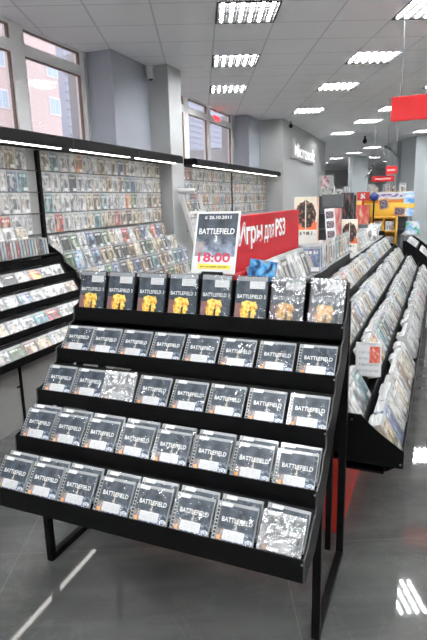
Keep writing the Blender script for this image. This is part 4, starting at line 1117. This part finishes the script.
# wall-mounted lettering, cameras, alarm lamp
t = thing('wall_sign', 'glowing white lettering on a grey plate, high on the plain side wall', 'sign', W(.872, 13.1, 2.50), TH)
b = MB(); b.box(0, .05, 0, 3.0, 0, .46); b.box(0, .09, -.03, 0, 0, .46, 1); b.build('plate', ['wall', 'paper'], t)
b = MB(); b.text('Microsoft', .34, 0, lambda x, z: (.056, .06+x, .06+z), width=2.86, bold=.008, align='LEFT'); b.build('lettering', 'signlit', t)
t = thing('security_camera', 'white bullet security camera at the top of the near grey column', 'camera', W(.42, 6.60, 3.24), TH)
b = MB(); b.rod((0, .02, .05), (0, -.10, .0), .012, seg=8); b.build('bracket', 'camwhite', t)
b = MB(); b.rod((0, -.10, .03), (.03, -.12, -.13), .042, seg=18); b.build('housing', 'camwhite', t)
b = MB(); b.rod((.03, -.12, -.13), (.031, -.1205, -.136), .03, seg=14); b.build('lens', 'lens', t)
b = MB(); bm = bmesh.new(); bmesh.ops.create_uvsphere(bm, u_segments=16, v_segments=10, radius=.07); b.add_bm(bm, 0, Matrix.Translation((-2.28, 17.2, 3.16))); bm.free(); b.rod((-2.28, 17.2, 3.2), (-2.28, 17.2, CEIL), .03)
tag(b.build('dome_camera', 'lens', smooth=True), 'dark dome camera hanging from the ceiling, mid distance', 'camera')
b = MB(); p = W(.93, 12.75, 3.20); b.rod(p, p+Vector((0, 0, CEIL-p.z)), .012); bm = bmesh.new(); bmesh.ops.create_uvsphere(bm, u_segments=14, v_segments=8, radius=.05); b.add_bm(bm, 0, Matrix.Translation(p)); bm.free()
tag(b.build('dome_camera', 'lens', smooth=True), 'small dark camera on the ceiling above the lettered wall', 'camera')
t = thing('alarm_lamp', 'small glowing red lamp above the far shop window', 'lamp', W(-.08, 10.25, 3.05), TH)
b = MB(); b.box(0, .03, -.14, .14, .03, .13); b.build('base', 'camwhite', t)
b = MB(); b.rbox(.03, .09, -.13, .13, .035, .125, .02); b.build('lens', 'redlamp', t)

# ================================================================== LIGHT AND CAMERA
w = bpy.data.worlds.new('overcast'); SC.world = w; w.use_nodes = True
nt = w.node_tree; bg = nt.nodes['Background']
tc = nd(nt, 'ShaderNodeTexCoord'); sp = nd(nt, 'ShaderNodeSeparateXYZ', {0: tc.outputs['Generated']})
nt.links.new(ramp(nt, sp.outputs[2], [(.0, (.70, .70, .76)), (.5, (.80, .80, .86)), (1.0, (.9, .9, .95))]), bg.inputs[0]); bg.inputs[1].default_value = 2.1

def cam_axes(yaw, pitch, roll):
    f = Vector((-math.sin(yaw), math.cos(yaw), 0)); r = Vector((math.cos(yaw), math.sin(yaw), 0)); u = Vector((0, 0, 1))
    f2 = f*math.cos(pitch) - u*math.sin(pitch); u2 = u*math.cos(pitch) + f*math.sin(pitch)
    return r*math.cos(roll)+u2*math.sin(roll), u2*math.cos(roll)-r*math.sin(roll), f2
r3, u3, f3 = cam_axes(.4069, .2243, -.0275)
cd = bpy.data.cameras.new('camera'); cam = bpy.data.objects.new('camera', cd); COL.objects.link(cam)
cam.matrix_world = Matrix(((r3.x, u3.x, -f3.x, 0), (r3.y, u3.y, -f3.y, 0), (r3.z, u3.z, -f3.z, EYE), (0, 0, 0, 1)))
cd.sensor_fit = 'VERTICAL'; cd.sensor_height = 24; cd.lens = 528.0/640*24; cd.clip_start = .05; cd.clip_end = 200
SC.camera = cam
SC.view_settings.view_transform = 'Standard'; SC.view_settings.look = 'None'
SC.view_settings.exposure = 0.15; SC.view_settings.gamma = 1.0; SC.view_settings.use_curve_mapping = False
SC.cycles.use_denoising = True; SC.cycles.denoising_prefilter = 'FAST'; SC.cycles.max_bounces = 12; SC.cycles.diffuse_bounces = 8; SC.cycles.transparent_max_bounces = 16
SC.cycles.sample_clamp_indirect = 30.0
